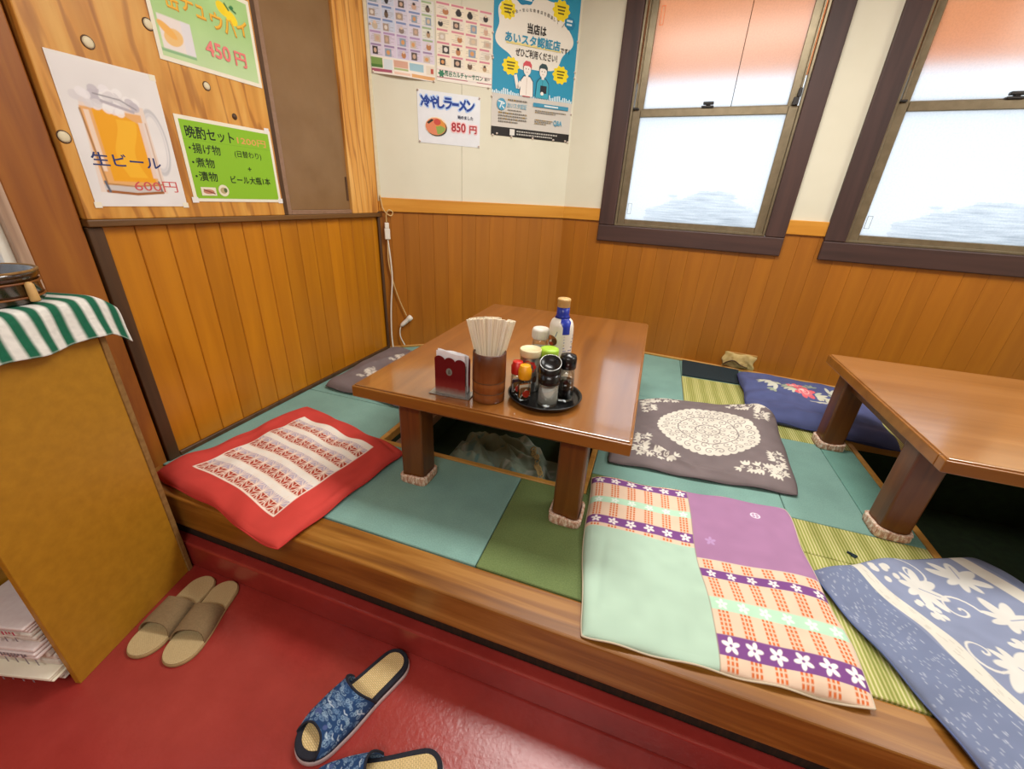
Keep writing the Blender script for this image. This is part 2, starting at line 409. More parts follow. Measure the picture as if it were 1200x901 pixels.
M['straw'] = mk_straw()
def mk_frost():
    m, nt, b = new_mat('frosted_glass_pane')
    out = nt.nodes['Material Output']; tr = N(nt, 'ShaderNodeBsdfTranslucent'); gl = N(nt, 'ShaderNodeBsdfGlossy'); mx = N(nt, 'ShaderNodeMixShader')
    v = coords(nt, (1, 1, 3.5)); n = noise(nt, v, 5, 6, 0.6)
    tc = N(nt, 'ShaderNodeTexCoord'); sp = N(nt, 'ShaderNodeSeparateXYZ'); nt.links.new(tc.outputs['Object'], sp.inputs[0])
    # wiped condensation: an arched smear of its own low on the pane
    mp = N(nt, 'ShaderNodeMapping'); mp.inputs['Location'].default_value = (-0.40, 0, -0.76); mp.inputs['Scale'].default_value = (1, 1, 1)
    nt.links.new(tc.outputs['Object'], mp.inputs['Vector'])
    mp2 = N(nt, 'ShaderNodeMapping'); mp2.inputs['Scale'].default_value = (2.3, 1, 3.8); nt.links.new(mp.outputs[0], mp2.inputs['Vector'])
    ln = N(nt, 'ShaderNodeVectorMath', operation='LENGTH'); nt.links.new(mp2.outputs[0], ln.inputs[0])
    ad = N(nt, 'ShaderNodeMath', operation='MULTIPLY_ADD'); ad.inputs[1].default_value = 0.7; nt.links.new(n, ad.inputs[0]); nt.links.new(ln.outputs['Value'], ad.inputs[2])
    st = noise(nt, coords(nt, (2.0, 1, 38)), 3.0, 5, 0.65)
    ar = ramp(nt, ad.outputs[0], [(0.60, (1, 1, 1, 1)), (1.0, (0.62, 0.62, 0.62, 1)), (1.45, (0, 0, 0, 1))]); sr = ramp(nt, st, [(0.35, (0.15, 0.15, 0.15, 1)), (0.65, (1, 1, 1, 1))])
    am = N(nt, 'ShaderNodeMath', operation='MULTIPLY'); nt.links.new(ar, am.inputs[0]); nt.links.new(sr, am.inputs[1])
    smear = ramp(nt, am.outputs[0], [(0.0, (0.76, 0.78, 0.80, 1)), (0.5, (0.66, 0.685, 0.71, 1)), (1.0, (0.54, 0.57, 0.60, 1))])
    v3 = coords(nt, (60, 1, 60)); sp3 = ramp(nt, noise(nt, v3, 2.5, 3), [(0.35, (0.92, 0.94, 0.95, 1)), (0.6, (1, 1, 1, 1))])
    mm = N(nt, 'ShaderNodeMix', data_type='RGBA', blend_type='MULTIPLY'); mm.inputs[0].default_value = 1.0
    nt.links.new(smear, mm.inputs[6]); nt.links.new(sp3, mm.inputs[7])
    nt.links.new(mm.outputs[2], tr.inputs['Color']); gl.inputs['Roughness'].default_value = 0.25
    mx.inputs[0].default_value = 0.05
    nt.links.new(tr.outputs[0], mx.inputs[1]); nt.links.new(gl.outputs[0], mx.inputs[2]); nt.links.new(mx.outputs[0], out.inputs['Surface']); nt.nodes.remove(b)
    return m
M['frost'] = mk_frost()
def mk_canvas():
    m, nt, b = new_mat('orange_awning_canvas'); out = nt.nodes['Material Output']
    tr = N(nt, 'ShaderNodeBsdfTranslucent'); df = N(nt, 'ShaderNodeBsdfDiffuse'); ad = N(nt, 'ShaderNodeMixShader'); ad.inputs[0].default_value = 0.15
    c = ramp(nt, noise(nt, coords(nt), 4), [(0.3, (1.0, 0.58, 0.36, 1)), (0.7, (1.0, 0.62, 0.40, 1))])
    nt.links.new(c, tr.inputs['Color']); nt.links.new(c, df.inputs['Color'])
    nt.links.new(tr.outputs[0], ad.inputs[1]); nt.links.new(df.outputs[0], ad.inputs[2]); nt.links.new(ad.outputs[0], out.inputs['Surface']); nt.nodes.remove(b); return m
M['canvas'] = mk_canvas()
def mk_sock():
    m, nt, b = new_mat('knit_sock'); v = coords(nt, (1, 1, 0.3))
    c = ramp(nt, noise(nt, v, 160, 3, 0.7), [(0.35, 'ac745c'), (0.48, 'cca68c'), (0.6, 'e6d6c2')])
    nt.links.new(c, b.inputs['Base Color']); b.inputs['Roughness'].default_value = 0.95
    bump(nt, b, noise(nt, coords(nt), 420, 3), 0.25, 0.001); return m
M['sock'] = mk_sock()
M['cabinet'] = plain('ochre_board', 'a37216', 'b27f1c', 0.5, 40, 0.05, 400)
M['cabinet_edge'] = plain('rough_board_edge', '7c5626', '94703a', 0.8, 80, 0.3)
M['cabinet_in'] = plain('board_inside', '8c6230', '9c7240', 0.7, 30)
M['towel'] = attr_mat('towelling', 0.95, 0.6, 700)
M['lacquer'] = wood('dark_lacquered_wood', '1e1208', '33200e', '4a3014', 'X', 2, 0.2, 0.6)
M['bamboo'] = wood('bamboo_stained', '5e2e0a', '7c4610', '92581a', 'Z', 1.4, 0.42, 0.08, stretch=10)
def burnt_top():
    m = wood('bamboo_burnt_top', '6a3410', '84491a', '9a5e24', 'Z', 1.4, 0.42, 0.08, stretch=10); nt = m.node_tree; b = nt.nodes['Principled BSDF']
    src = b.inputs['Base Color'].links[0].from_socket; tc = N(nt, 'ShaderNodeTexCoord'); sp = N(nt, 'ShaderNodeSeparateXYZ'); nt.links.new(tc.outputs['Object'], sp.inputs[0])
    mr = N(nt, 'ShaderNodeMapRange'); mr.inputs['From Min'].default_value = 0.06; mr.inputs['From Max'].default_value = 0.14; nt.links.new(sp.outputs['Z'], mr.inputs['Value'])
    mx = N(nt, 'ShaderNodeMix', data_type='RGBA', blend_type='MULTIPLY'); nt.links.new(mr.outputs[0], mx.inputs[0]); nt.links.new(src, mx.inputs[6]); mx.inputs[7].default_value = (0.30, 0.20, 0.18, 1)
    nt.links.new(mx.outputs[2], b.inputs['Base Color']); return m
M['bamboo_cup'] = burnt_top()
M['chop'] = wood('raw_chopstick_wood', 'ecdcba', 'f4e8cc', 'f9f0dc', 'Z', 3, 0.6, piece=True, stretch=20)
M['steel'] = plain('brushed_steel', '9c9c98', 'b4b4b0', 0.3, 60, metal=0.9)
M['redsteel'] = None
def mk_redsteel():
    m, nt, b = new_mat('red_fading_steel'); tc = N(nt, 'ShaderNodeTexCoord'); sp = N(nt, 'ShaderNodeSeparateXYZ'); nt.links.new(tc.outputs['Object'], sp.inputs[0])
    mr = N(nt, 'ShaderNodeMapRange'); mr.inputs['From Min'].default_value = 0.0; mr.inputs['From Max'].default_value = 0.06
    nt.links.new(sp.outputs['Z'], mr.inputs['Value'])
    ad = N(nt, 'ShaderNodeMath', operation='MULTIPLY_ADD'); ad.inputs[1].default_value = 0.25; nt.links.new(noise(nt, coords(nt), 60), ad.inputs[0]); nt.links.new(mr.outputs[0], ad.inputs[2])
    c = ramp(nt, ad.outputs[0], [(0.18, 'b8b4ac'), (0.55, '98403c'), (1.0, '7a2428')])
    nt.links.new(c, b.inputs['Base Color']); b.inputs['Metallic'].default_value = 0.55; b.inputs['Roughness'].default_value = 0.32; return m
M['redsteel'] = mk_redsteel()
M['napkin'] = plain('napkin_tissue', 'eeecec', 'f6f4f4', 0.8, 40)
M['glass'] = glass('clear_glass')
M['salt'] = plain('salt_grains', 'e6e2da', 'f2efe8', 0.8, 200, 0.4, 500)
M['soy'] = plain('soy_sauce', '0c0504', '140806', 0.1)
M['redcap'] = plain('red_cap', 'b81e14', 'c6281c', 0.35)
M['yellowcap'] = plain('yellow_cap', 'e0960a', 'eaa414', 0.35)
M['limecap'] = plain('lime_cap', '9cc634', 'aad042', 0.35)
M['creamlid'] = plain('cream_lid', 'd8c89c', 'e0d2aa', 0.4)
M['whitecap'] = plain('ribbed_white_cap', 'dcd6c8', 'e8e2d6', 0.35)
M['tancap'] = plain('tan_cap', 'c49a5c', 'd0a86a', 0.4)
M['bluelabel'] = plain('blue_shrink_film', '1c2f96', '243aa8', 0.3)
M['spice'] = plain('spice_powder', '5c3a14', '8a5a20', 0.8, 300)
M['newsprint'] = plain('newsprint', 'cfc9be', 'dcd7cc', 0.8, 120)
M['magazine'] = plain('magazine_cover', 'd9c9c6', 'e2d6d2', 0.4, 60)
M['weave'] = None
def mk_weave(name, a, bb, sc=70):
    m, nt, b = new_mat(name); v = coords(nt)
    br = N(nt, 'ShaderNodeTexBrick'); br.inputs['Scale'].default_value = sc; br.inputs['Color1'].default_value = L4(a); br.inputs['Color2'].default_value = L4(bb)
    br.inputs['Mortar'].default_value = tuple(x*0.72 for x in lin(a))+(1,); br.inputs['Mortar Size'].default_value = 0.06
    nt.links.new(v, br.inputs['Vector']); nt.links.new(br.outputs['Color'], b.inputs['Base Color'])
    b.inputs['Roughness'].default_value = 0.75; bump(nt, b, br.outputs['Fac'], -0.4, 0.0015); return m
M['weave'] = mk_weave('woven_straw_insole', 'd2b67c', 'dec490')
M['ribweave'] = mk_weave('ribbed_linen_insole', 'c0a878', 'ccb486', 120)
M['navytrim'] = plain('navy_cloth_trim', '11131f', '181a28', 0.85, 100, 0.3)
M['solepink'] = plain('pale_sole_edge', 'b09a98', 'c0aaa8', 0.6)
M['browncloth'] = plain('brown_linen_strap', '6e563a', '7d6446', 0.95, 300, 0.5, 700)
M['tansole'] = plain('tan_sole', '9c8054', 'ab8e60', 0.8)

# ------------------------------------------------------------------ setting: floor, platform
ZF = -0.2415
obj('floor', MB().bx(-1.52, 2.75, -2.6, 2.85, ZF-0.05, ZF), M['floor'])['kind'] = 'structure'
obj('ceiling', MB().bx(-1.52, 2.75, -2.6, 3.0, 1.98, 2.03), M['ceil'])['kind'] = 'structure'
obj('wall_front', MB().bx(-1.52, 2.75, -2.6, -2.5, ZF, 1.98), M['cream'])['kind'] = 'structure'
obj('wall_right', MB().bx(2.65, 2.75, -2.5, 2.4, ZF, 1.98), M['cream'])['kind'] = 'structure'

plat = setting('raised_platform')
obj('edge_beam', MB().bx(-1.41, 2.65, 0.594, 0.690, -0.112, 0.0), M['beam'], plat, 0.006, 3)
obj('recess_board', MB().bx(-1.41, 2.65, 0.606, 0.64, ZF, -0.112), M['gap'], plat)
obj('red_kerb', MB().bx(-1.41, 2.65, 0.571, 0.606, ZF, -0.149), M['floor'], plat, 0.006, 3)
def mat_piece(m, x0, x1, y0, y1, poly=None):
    g = 0.0012
    mb = MB().prism(poly, -0.03, 0.0) if poly else MB().bx(x0+g, x1-g, y0+g, y1-g, -0.03, 0.0)
    return obj('floor_mat', mb, M[m], plat, 0.002, 1)
H1 = (-0.842, -0.095, 1.10, 1.90); H2 = (0.902, 1.66, 1.09, 1.832)     # the two leg pits
def wy(x): return 1.954+0.8334*(x+1.41)          # foot of the diagonal wall
def by(x): return 2.651-0.1051*(x+0.5735)        # foot of the back wall
mat_piece('teal', -1.41, -0.862, 0.692, 1.33)
mat_piece('teal', 0, 0, 0, 0, [(-1.40,1.332),(-0.862,1.332),(-0.862,wy(-0.862)-0.012),(-1.40,wy(-1.40)-0.012)])
mat_piece('teal', -0.862, -0.291, 0.692, 1.080)
mat_piece('olive', -0.291, 0.53, 0.692, 1.080)
mat_piece('olive', -0.075, 0.53, 1.080, 1.20)
mat_piece('straw', 0.53, 1.20, 0.692, 1.068)
mat_piece('straw', 0.53, 0.882, 1.068, 1.215)
mat_piece('teal', -0.075, 0.53, 1.20, 1.75)
mat_piece('teal', 0.53, 0.762, 1.215, 1.75)
mat_piece('teal_dark', 0.762, 0.882, 1.215, 1.75)
mat_piece('teal', -0.075, 0.255, 1.75, 1.92)
mat_piece('teal', 0, 0, 0, 0, [(-0.862,1.922),(0.254,1.922),(0.254,by(0.254)-0.012),(-0.5735,by(-0.5735)-0.012),(-0.862,wy(-0.862)-0.012)])
mat_piece('straw', 0.256, 0.882, 1.75, 2.29)
mat_piece('straw', 0.882, 1.66, 1.852, 2.29)
mat_piece('teal', 0, 0, 0, 0, [(0.256,2.292),(2.64,2.292),(2.64,by(2.64)-0.012),(0.256,by(0.256)-0.012)])
mat_piece('teal', 1.20, 2.65, 0.692, 1.068)
mat_piece('teal', 1.682, 2.65, 1.068, 2.29)
def pit(h):
    x0, x1, y0, y1 = h; t = 0.02
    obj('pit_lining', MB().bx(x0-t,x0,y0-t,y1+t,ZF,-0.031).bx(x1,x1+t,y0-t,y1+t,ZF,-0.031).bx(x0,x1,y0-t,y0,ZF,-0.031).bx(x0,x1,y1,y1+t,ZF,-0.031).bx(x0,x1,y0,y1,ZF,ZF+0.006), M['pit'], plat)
    for b in ((x0-t,x0,y0-t,y1+t),(x1,x1+t,y0-t,y1+t),(x0,x1,y0-t,y0),(x0,x1,y1,y1+t)):
        obj('pit_trim', MB().bx(*b,-0.031,0.002), M['pittrim'], plat, 0.002, 1)
pit(H1); pit(H2)

# ------------------------------------------------------------------ setting: walls (local X runs right, -Y into the room)
FL = ((-1.41, 0.0, 0), rad(90)); FD = ((-1.41, 1.954, 0), rad(39.8)); FB = ((-0.5735, 2.651, 0), rad(-6))
wl = setting('wall_left', *FL)
obj('backing', MB().bx(-2.6, 0.12, 0.02, 0.12, ZF, 0.60).bx(-2.6, 0.12, 0.02, 0.12, 1.70, 1.98).bx(-2.6, -0.36, 0.02, 0.12, 0.60, 1.70).bx(0.566, 2.02, 0.02, 0.12, ZF, 1.98).bx(0.12, 0.566, 0.02, 0.12, ZF, 0.60).bx(0.12, 0.566, 0.02, 0.12, 1.70, 1.98), M['pillar'], wl)
obj('lower_panel', MB().bx(-2.5, 0.589, 0.0, 0.02, ZF, 0.56), M['pillar'], wl)
edges = [0.748,0.827,0.914,0.999,1.082,1.166,1.247,1.329,1.414,1.498,1.584,1.665,1.749,1.831,1.913,1.972]
for a, b in zip(edges[:-1], edges[1:]):
    obj('wall_board', MB().bx(a+0.0008, b-0.0008, 0.0, 0.02, 0.0, 0.726), M['board'], wl, 0.0022, 1)
obj('end_trim', MB().bx(0.712, 0.748, -0.010, 0.02, -0.05, 0.726), M['darktrim'], wl, 0.003)
obj('skirting', MB().bx(0.748, 1.972, -0.012, 0.0, 0.0, 0.016), M['darktrim'], wl, 0.002, 1)
obj('ledge', MB().bx(0.712, 1.972, -0.022, 0.02, 0.727, 0.745), M['darktrim_h'], wl, 0.003)
obj('plywood_panel', MB().bx(0.716, 1.346, -0.018, 0.02, 0.745, 1.98), M['ply'], wl, 0.003)
for (x, z, r) in ((0.84,1.142,.012),(0.997,1.224,.012),(0.727,0.93,.012),(1.129,1.115,.010),(1.206,1.048,.007)):
    m = M['conduit'] if r > .008 else M['darktrim']
    obj('bolt_plug', MB().lathe([(r,0),(r,0.0015),(r*0.7,0.003),(0,0.003)], 14, tilt=Matrix.Rotation(rad(90),3,'X')), m, wl, loc=(x,-0.018,z))
    obj('plug_ring', MB().tube([(x+(r+.001)*math.cos(t*math.pi/9), -0.0183, z+(r+.001)*math.sin(t*math.pi/9)) for t in range(18)], 0.0016, 5, True), M['darktrim'], wl)
obj('corner_post', MB().bx(1.756, 1.972, -0.012, 0.02, 0.745, 1.98), M['post'], wl, 0.003)
obj('pillar', MB().bx(0.589, 0.708, -0.004, 0.02, ZF, 1.98), M['pillar'], wl, 0.004)
dr = setting('door_1', *FL)
obj('door_frame', MB().bx(1.350,1.372,-0.010,0.02,0.745,1.98), M['darktrim'], dr, 0.002)
obj('door_frame', MB().bx(1.372,1.394,-0.006,0.02,0.745,1.98), M['panelframe'], dr, 0.002)
obj('door_leaf', MB().bx(1.394,1.756,0.002,0.02,0.762,1.98), M['brownpanel'], dr, 0.002)
obj('door_sill', MB().bx(1.394,1.756,-0.006,0.02,0.745,0.762), M['panelframe'], dr, 0.002)
obj('finger_pull', MB().bx(1.738,1.748,-0.002,0.004,0.80,0.90), M['darktrim'], dr, 0.001, 1)
# small window at the far left
w3 = setting('window_3', *FL)
obj('window_frame', MB().bx(0.566,0.589,-0.010,0.03,0.56,1.75), M['paletrim'], w3, 0.003)
obj('window_frame', MB().bx(-0.36,-0.32,-0.014,0.03,0.56,1.75), M['paletrim'], w3, 0.003)
obj('window_frame', MB().bx(-0.32,0.566,-0.010,0.03,0.56,0.60), M['paletrim'], w3, 0.003)
obj('window_sash', MB().bx(0.545,0.566,0.006,0.03,0.60,1.70).bx(-0.32,0.545,0.03,0.05,0.60,0.63), M['white_pl'], w3, 0.002)
obj('pane', MB().bx(-0.32,0.545,0.022,0.024,0.63,1.70), M['frost'], w3)

wd = setting('wall_diagonal', *FD)
LD = 1.0889
obj('upper_wall', MB().bx(-0.10,0.4542,0.0,0.1,0.82,1.98).bx(0.4558,LD+0.06,0.0,0.1,0.82,1.98).bx(-0.10,LD+0.06,0.012,0.1,ZF,0.83), M['cream'], wd)
k = 0.0
xs = [0.012,0.067,0.133,0.213,0.292,0.373,0.454,0.536,0.619,0.702,0.784,0.866,0.948,1.031,LD+0.003]
for a, b in zip(xs[:-1], xs[1:]):
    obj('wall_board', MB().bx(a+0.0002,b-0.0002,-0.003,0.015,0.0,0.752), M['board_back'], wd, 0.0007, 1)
obj('chair_rail', MB().bx(0.012,LD+0.003,-0.014,0.015,0.753,0.82), M['rail'], wd, 0.003)
obj('skirting', MB().bx(0.012,LD,-0.012,0.0,0.0,0.012), M['pittrim'], wd, 0.002, 1)
obj('corner_strip', MB().bx(0.0,0.014,-0.014,0.01,0.0,0.752), M['darktrim'], wd, 0.002, 1)
obj('cable_conduit', MB().bx(0.010,0.027,-0.014,0.0,0.80,1.98), M['conduit'], wd, 0.004)

WB = [(0.228, 1.182), (1.348, 2.302)]; WZ = (0.646, 1.90)
wb = setting('wall_back', *FB)
mb = MB(); inset = 0.04
xc = [-0.06]
for (a, b) in WB:
    mb.bx(xc[-1], a+inset, 0.0, 0.1, 0.70, 1.98)
    mb.bx(a+inset, b-inset, 0.0, 0.1, WZ[1]-inset, 1.98); xc.append(b-inset)
mb.bx(xc[-1], 3.3, 0.0, 0.1, 0.70, 1.98); mb.bx(-0.06, 3.3, 0.012, 0.1, ZF, 0.70)
obj('upper_wall', mb, M['cream'], wb)
k = 0
x = -0.002
while x < 3.2:
    w = 0.0835
    top = 0.752
    for (a, b) in WB:
        if x > a and x+w < b: top = 0.70
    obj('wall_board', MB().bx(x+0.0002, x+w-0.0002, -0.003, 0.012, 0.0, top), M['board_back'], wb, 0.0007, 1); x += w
for a, b in ((0.0, WB[0][0]+0.01), (WB[0][1]-0.01, WB[1][0]+0.01), (WB[1][1]-0.01, 3.2)):
    obj('chair_rail', MB().bx(a, b, -0.014, 0.012, 0.753, 0.82), M['rail'], wb, 0.003)
obj('skirting', MB().bx(0.004,3.2,-0.014,0.0,0.0,0.012), M['pittrim'], wb, 0.002, 1)

def window(name, a, b, cordx, latchx):
    w = setting(name, *FB); z0, z1 = WZ; c = 0.088; y0 = -0.022
    obj('casing', MB().bx(a,b,y0,0.03,z0,z0+c), M['casing_h'], w, 0.005)
    obj('casing', MB().bx(a,b,y0,0.03,z1-c,z1), M['casing_h'], w, 0.005)
    obj('casing', MB().bx(a,a+c,y0,0.03,z0+c,z1-c), M['casing'], w, 0.005)
    obj('casing', MB().bx(b-c,b,y0,0.03,z0+c,z1-c), M['casing'], w, 0.005)
    ia, ib, iz0, iz1 = a+c, b-c, z0+c, z1-c
    obj('track', MB().bx(ia,ia+0.012,-0.004,0.06,iz0,iz1).bx(ib-0.012,ib,-0.004,0.06,iz0,iz1).bx(ia,ib,0.0,0.06,iz0,iz0+0.012), M['alu'], w, 0.002, 1)
    obj('track', MB().bx(ia+0.018,ia+0.026,0.006,0.06,1.30,iz1).bx(ib-0.026,ib-0.018,0.006,0.06,1.30,iz1), M['alu'], w, 0.002, 1)
    sa, sb = ia+0.012, ib-0.012
    lo = obj('lower_sash', MB().bx(sa,sa+0.040,0.012,0.034,iz0+0.004,1.303).bx(sb-0.040,sb,0.012,0.034,iz0+0.004,1.303).bx(sa+0.040,sb-0.040,0.012,0.034,iz0+0.004,iz0+0.036).bx(sa+0.040,sb-0.040,0.008,0.034,1.270,1.303), M['alu'], w, 0.002, 1)
    p = obj('pane', MB().bx(0,sb-sa-0.08,0.022,0.0235,0.766,1.272), M['frost'], lo, loc=(sa+0.04,0,0))
    up = obj('upper_sash', MB().bx(sa+0.012,sa+0.046,0.038,0.058,1.28,iz1).bx(sb-0.046,sb-0.012,0.038,0.058,1.28,iz1).bx(sa+0.04,sb-0.04,0.038,0.058,1.28,1.312).bx(sa+0.04,sb-0.04,0.038,0.058,iz1-0.04,iz1), M['alu'], w, 0.002, 1)
    obj('pane', MB().bx(0,sb-sa-0.08,0.046,0.0475,1.31,iz1-0.03), M['frost'], up, loc=(sa+0.04,0,0))
    lt = obj('sash_latch', MB().bx(latchx-0.028,latchx+0.028,0.0,0.03,1.303,1.312).bx(latchx-0.022,latchx+0.026,-0.004,0.02,1.317,1.328).bx(latchx-0.008,latchx+0.012,-0.002,0.02,1.312,1.317), M['blackmatte'], w, 0.002, 1)
    obj('side_catch', MB().bx(ib-0.042,ib-0.018,-0.002,0.03,1.303,1.335).bx(ib-0.03,ib-0.016,-0.002,0.03,1.335,1.37), M['blackmatte'], w, 0.002, 1)
    obj('side_catch', MB().bx(ia+0.006,ia+0.04,0.0,0.03,1.303,1.312), M['blackmatte'], w, 0.002, 1)
    if cordx: obj('seam_wire', MB().tube([(cordx,0.040,1.312),(cordx-0.004,0.040,1.80)], 0.0016, 6), M['blackmatte'], w)
    def outline(x0,x1,zz0,zz1,y,t):
        return MB().bx(x0,x1,y-0.001,y,zz0,zz0+t).bx(x0,x1,y-0.001,y,zz1-t,zz1).bx(x0,x0+t,y-0.001,y,zz0,zz1).bx(x1-t,x1,y-0.001,y,zz0,zz1)
    obj('glass_mark', outline(sa+0.048,sa+0.068,0.80,0.856,0.0215,0.0016), M['alu'], lo)
    obj('glass_mark', outline(sa+0.060,sa+0.078,1.66,1.735,0.0455,0.0022), M['canvas'], up)
    return w
window('window_1', *WB[0], 0.795, 0.690)
window('window_2', *WB[1], None, 1.815)
# the orange awning that hangs outside, above the street
aw = thing('awning', 'orange canvas awning hanging outside behind the upper frosted panes', 'awning', *FB)
obj('canvas', MB().bx(0.10,3.1,0.088,0.091,1.435,2.35), M['canvas'], aw)
obj('rail', MB().tube([(0.10,0.1115,2.36),(3.1,0.1115,2.36)], 0.02, 8), M['alu'], aw)

# ------------------------------------------------------------------ papers on the walls
def at(frame, x, y, z):
    a = frame[1]; L = frame[0]
    return (L[0]+x*math.cos(a)-y*math.sin(a), L[1]+x*math.sin(a)+y*math.cos(a), L[2]+z)
def poster(name, label, frame, x, z, y, group=None):
    return thing(name, label, 'poster', at(frame, x, y, z), frame[1], group)
def picture(name, parent, w, h, x, z, paint, y=-0.0011):
    P = np.stack([x+paint.U*w, np.full(paint.U.shape, y), z+paint.V*h], -1)
    return link(name, grid_mesh(name, P, paint.C), M['print'], parent)
YP = -0.0188   # face of the plywood

# beer
t = poster('beer_poster', 'white draft beer poster with a big beer mug picture on the plywood wall', FL, 0.744, 0.777, YP)
W, H = 0.233, 0.330
sheet(W, H, M['paper'], t)
p = Paint(130, 170, 1.0, H/W, 'e9e6e4'); A = H/W
p.mottle(0.05, 3, 8)
mug = np.maximum(np.abs(p.X-(0.44+0.02*p.Y))-(0.335-0.05*(p.Y-0.7)), np.maximum(0.13-p.Y, p.Y-1.06))
p.sd(mug, 'e6dcd6')
p.ring(0.83, 0.70, 0.13, 0.34, 0.018, 'c9c8ca'); p.ring(0.83, 0.70, 0.10, 0.30, 0.012, 'd6d4d6')
p.sd(mug, 'ead9cc')
p.sd(np.maximum(np.abs(p.X-0.43)-0.30, np.maximum(0.20-p.Y, p.Y-0.98)), 'e8b070')
p.sd(np.maximum(np.abs(p.X-0.47)-0.23, np.maximum(0.25-p.Y, p.Y-0.97+0.5*np.maximum(p.X-0.5,0))), 'f0a81e')
p.sd(np.maximum(np.abs(p.X-0.50-0.05*np.sin(p.Y*9))-0.10, np.maximum(0.30-p.Y, p.Y-0.90)), 'f6b92e')
p.rect(0.16, 0.21, 0.35, 0.95, 'f3e0d0', 0.8); p.rect(0.68, 0.74, 0.3, 0.9, 'eadfdb', 0.7)
p.line([(0.13, 0.95), (0.17, 0.16)], 0.018, 'a9794a'); p.line([(0.76, 0.9), (0.77, 0.2)], 0.012, 'c7a58c')
for i in range(46):
    a = i*2.399; r = 0.02+0.30*((i % 9)/9)
    p.ell(0.42+r*math.cos(a)*1.05, 1.07+0.09*math.sin(a)*(0.4+(i % 5)/5), 0.05, 0.045, ['f4f2f1', 'dcd8da', 'c4bec6', 'efecee'][i % 4], 0, 0.8)
p.line([(0.30, 1.12), (0.55, 1.10), (0.70, 1.03)], 0.012, '8e8a90'); p.line([(0.36, 1.06), (0.66, 1.0)], 0.03, 'b9b2ba')
p.rect(0.13, 0.76, 0.13, 0.21, 'cfc8c4'); p.line([(0.15, 0.14), (0.45, 0.115), (0.75, 0.14)], 0.03, 'a0602c'); p.line([(0.15, 0.22), (0.45, 0.20), (0.76, 0.23)], 0.016, 'b98648')
p.line([(0.15, 0.24), (0.17, 0.14)], 0.025, '5a6070'); p.line([(0.73, 0.26), (0.74, 0.16)], 0.02, '6a6468')
picture('mug_picture', t, W*0.97, H*0.97, W*0.015, H*0.015, p)
pr = Print(W, H, -0.0014)
pr.text('生ビール', 0.10, 0.295, 0.80, 0.385, '2b3a70', 0.015)
pr.text('600円', 0.44, 0.115, 0.93, 0.20, 'd05a5a', 0.0)
pr.build('lettering', t)
for x, z in ((0.02,0.01),(0.98,0.01),(0.97,0.98)):
    obj('tape', MB().bx(x*W-0.008,x*W+0.008,-0.0016,-0.0009,z*H-0.007,z*H+0.007), M['laminate'], t)

# canned chuhai
t = poster('drink_poster', 'pale green lemon drink price poster at the top edge of the plywood', FL, 1.006, 1.152, YP)
W, H = 0.331, 0.232
sheet(W, H, M['laminate'], t, t=0.0012)
p = Paint(150, 105, W, H, 'a9cf86'); p.mottle(0.08, 5, 6)
p.C = p.C*(1-0.45*np.clip(1-p.V*1.6, 0, 1)[..., None]) + np.array(lin('d8e6c0'))*0.45*np.clip(1-p.V*1.6, 0, 1)[..., None]
p.rect(0.008, 0.105, 0.02, 0.105, 'e9dfd8'); p.ell(0.045, 0.055, 0.030, 0.022, 'ecc07c', 0.4); p.ell(0.03, 0.07, 0.03, 0.012, 'efb45c', -0.6); p.rect(0.075, 0.105, 0.02, 0.105, 'dfdde2', 0.8)
p.rect(0.0, 0.105, 0.012, 0.02, '8fb888')
p.ell(0.235, 0.188, 0.024, 0.017, 'f2d21c', -0.5); p.ell(0.262, 0.172, 0.024, 0.017, 'f6d824', -0.6)
p.line([(0.245, 0.205), (0.256, 0.192)], 0.006, '2f6a3a'); p.line([(0.262, 0.20), (0.282, 0.192)], 0.006, '2f6a3a'); p.ell(0.27, 0.203, 0.007, 0.005, '2f7a44')
picture('drink_picture', t, W-0.022, H-0.022, 0.011, 0.011, p, -0.0014)
pr = Print(W, H, -0.0017)
for k, ch in enumerate('缶チュウハイ'):
    x = 0.15+k*0.132; s = 0.115 if ch not in 'ュ' else 0.085
    z = 0.56+0.04*math.sin(k*1.3)
    pr.text(ch, x+0.006, z-0.012, x+s+0.006, z+0.17*(s/0.115)-0.012, 'c9912c', 0.01); pr.text(ch, x, z, x+s, z+0.17*(s/0.115), 'f0b93c', 0.01)
pr.text('450', 0.44, 0.20, 0.68, 0.36, 'e8817c', 0.03); pr.text('円', 0.73, 0.19, 0.85, 0.35, 'e8817c', 0.03)
pr.build('lettering', t)

# evening set menu
t = poster('menu_card', 'bright green evening set menu card with white border on the plywood', FL, 1.003, 0.791, YP)
W, H = 0.333, 0.233
sheet(W, H, M['laminate'], t, t=0.0012)
pr = Print(W, H, -0.0014)
pr.rect(0.032, 0.04, 0.968, 0.955, '8bbf2c'); pr.rect(0.032, 0.735, 0.968, 0.738, '6f9c2a')
pr.text('晩酌セット', 0.07, 0.755, 0.545, 0.895, '22301a', 0.02)
pr.text('1200円', 0.58, 0.765, 0.915, 0.855, 'e0a05c', 0.02)
for k, s in enumerate(('揚げ物', '煮物', '漬物')):
    z = 0.585-0.165*k; w = 0.27 if k == 0 else 0.18
    pr.ell(0.075, z+0.055, 0.010, 0.014, '22301a'); pr.text(s, 0.10, z, 0.10+w, z+0.115, '2a3a1c', 0.012)
pr.text('(日替わり)', 0.52, 0.58, 0.83, 0.68, '2a3a1c', 0.005); pr.text('+', 0.64, 0.425, 0.68, 0.475, '2a3a1c', 0.02)
pr.text('ビール大瓶1本', 0.42, 0.245, 0.89, 0.345, '2a3a1c', 0.012)
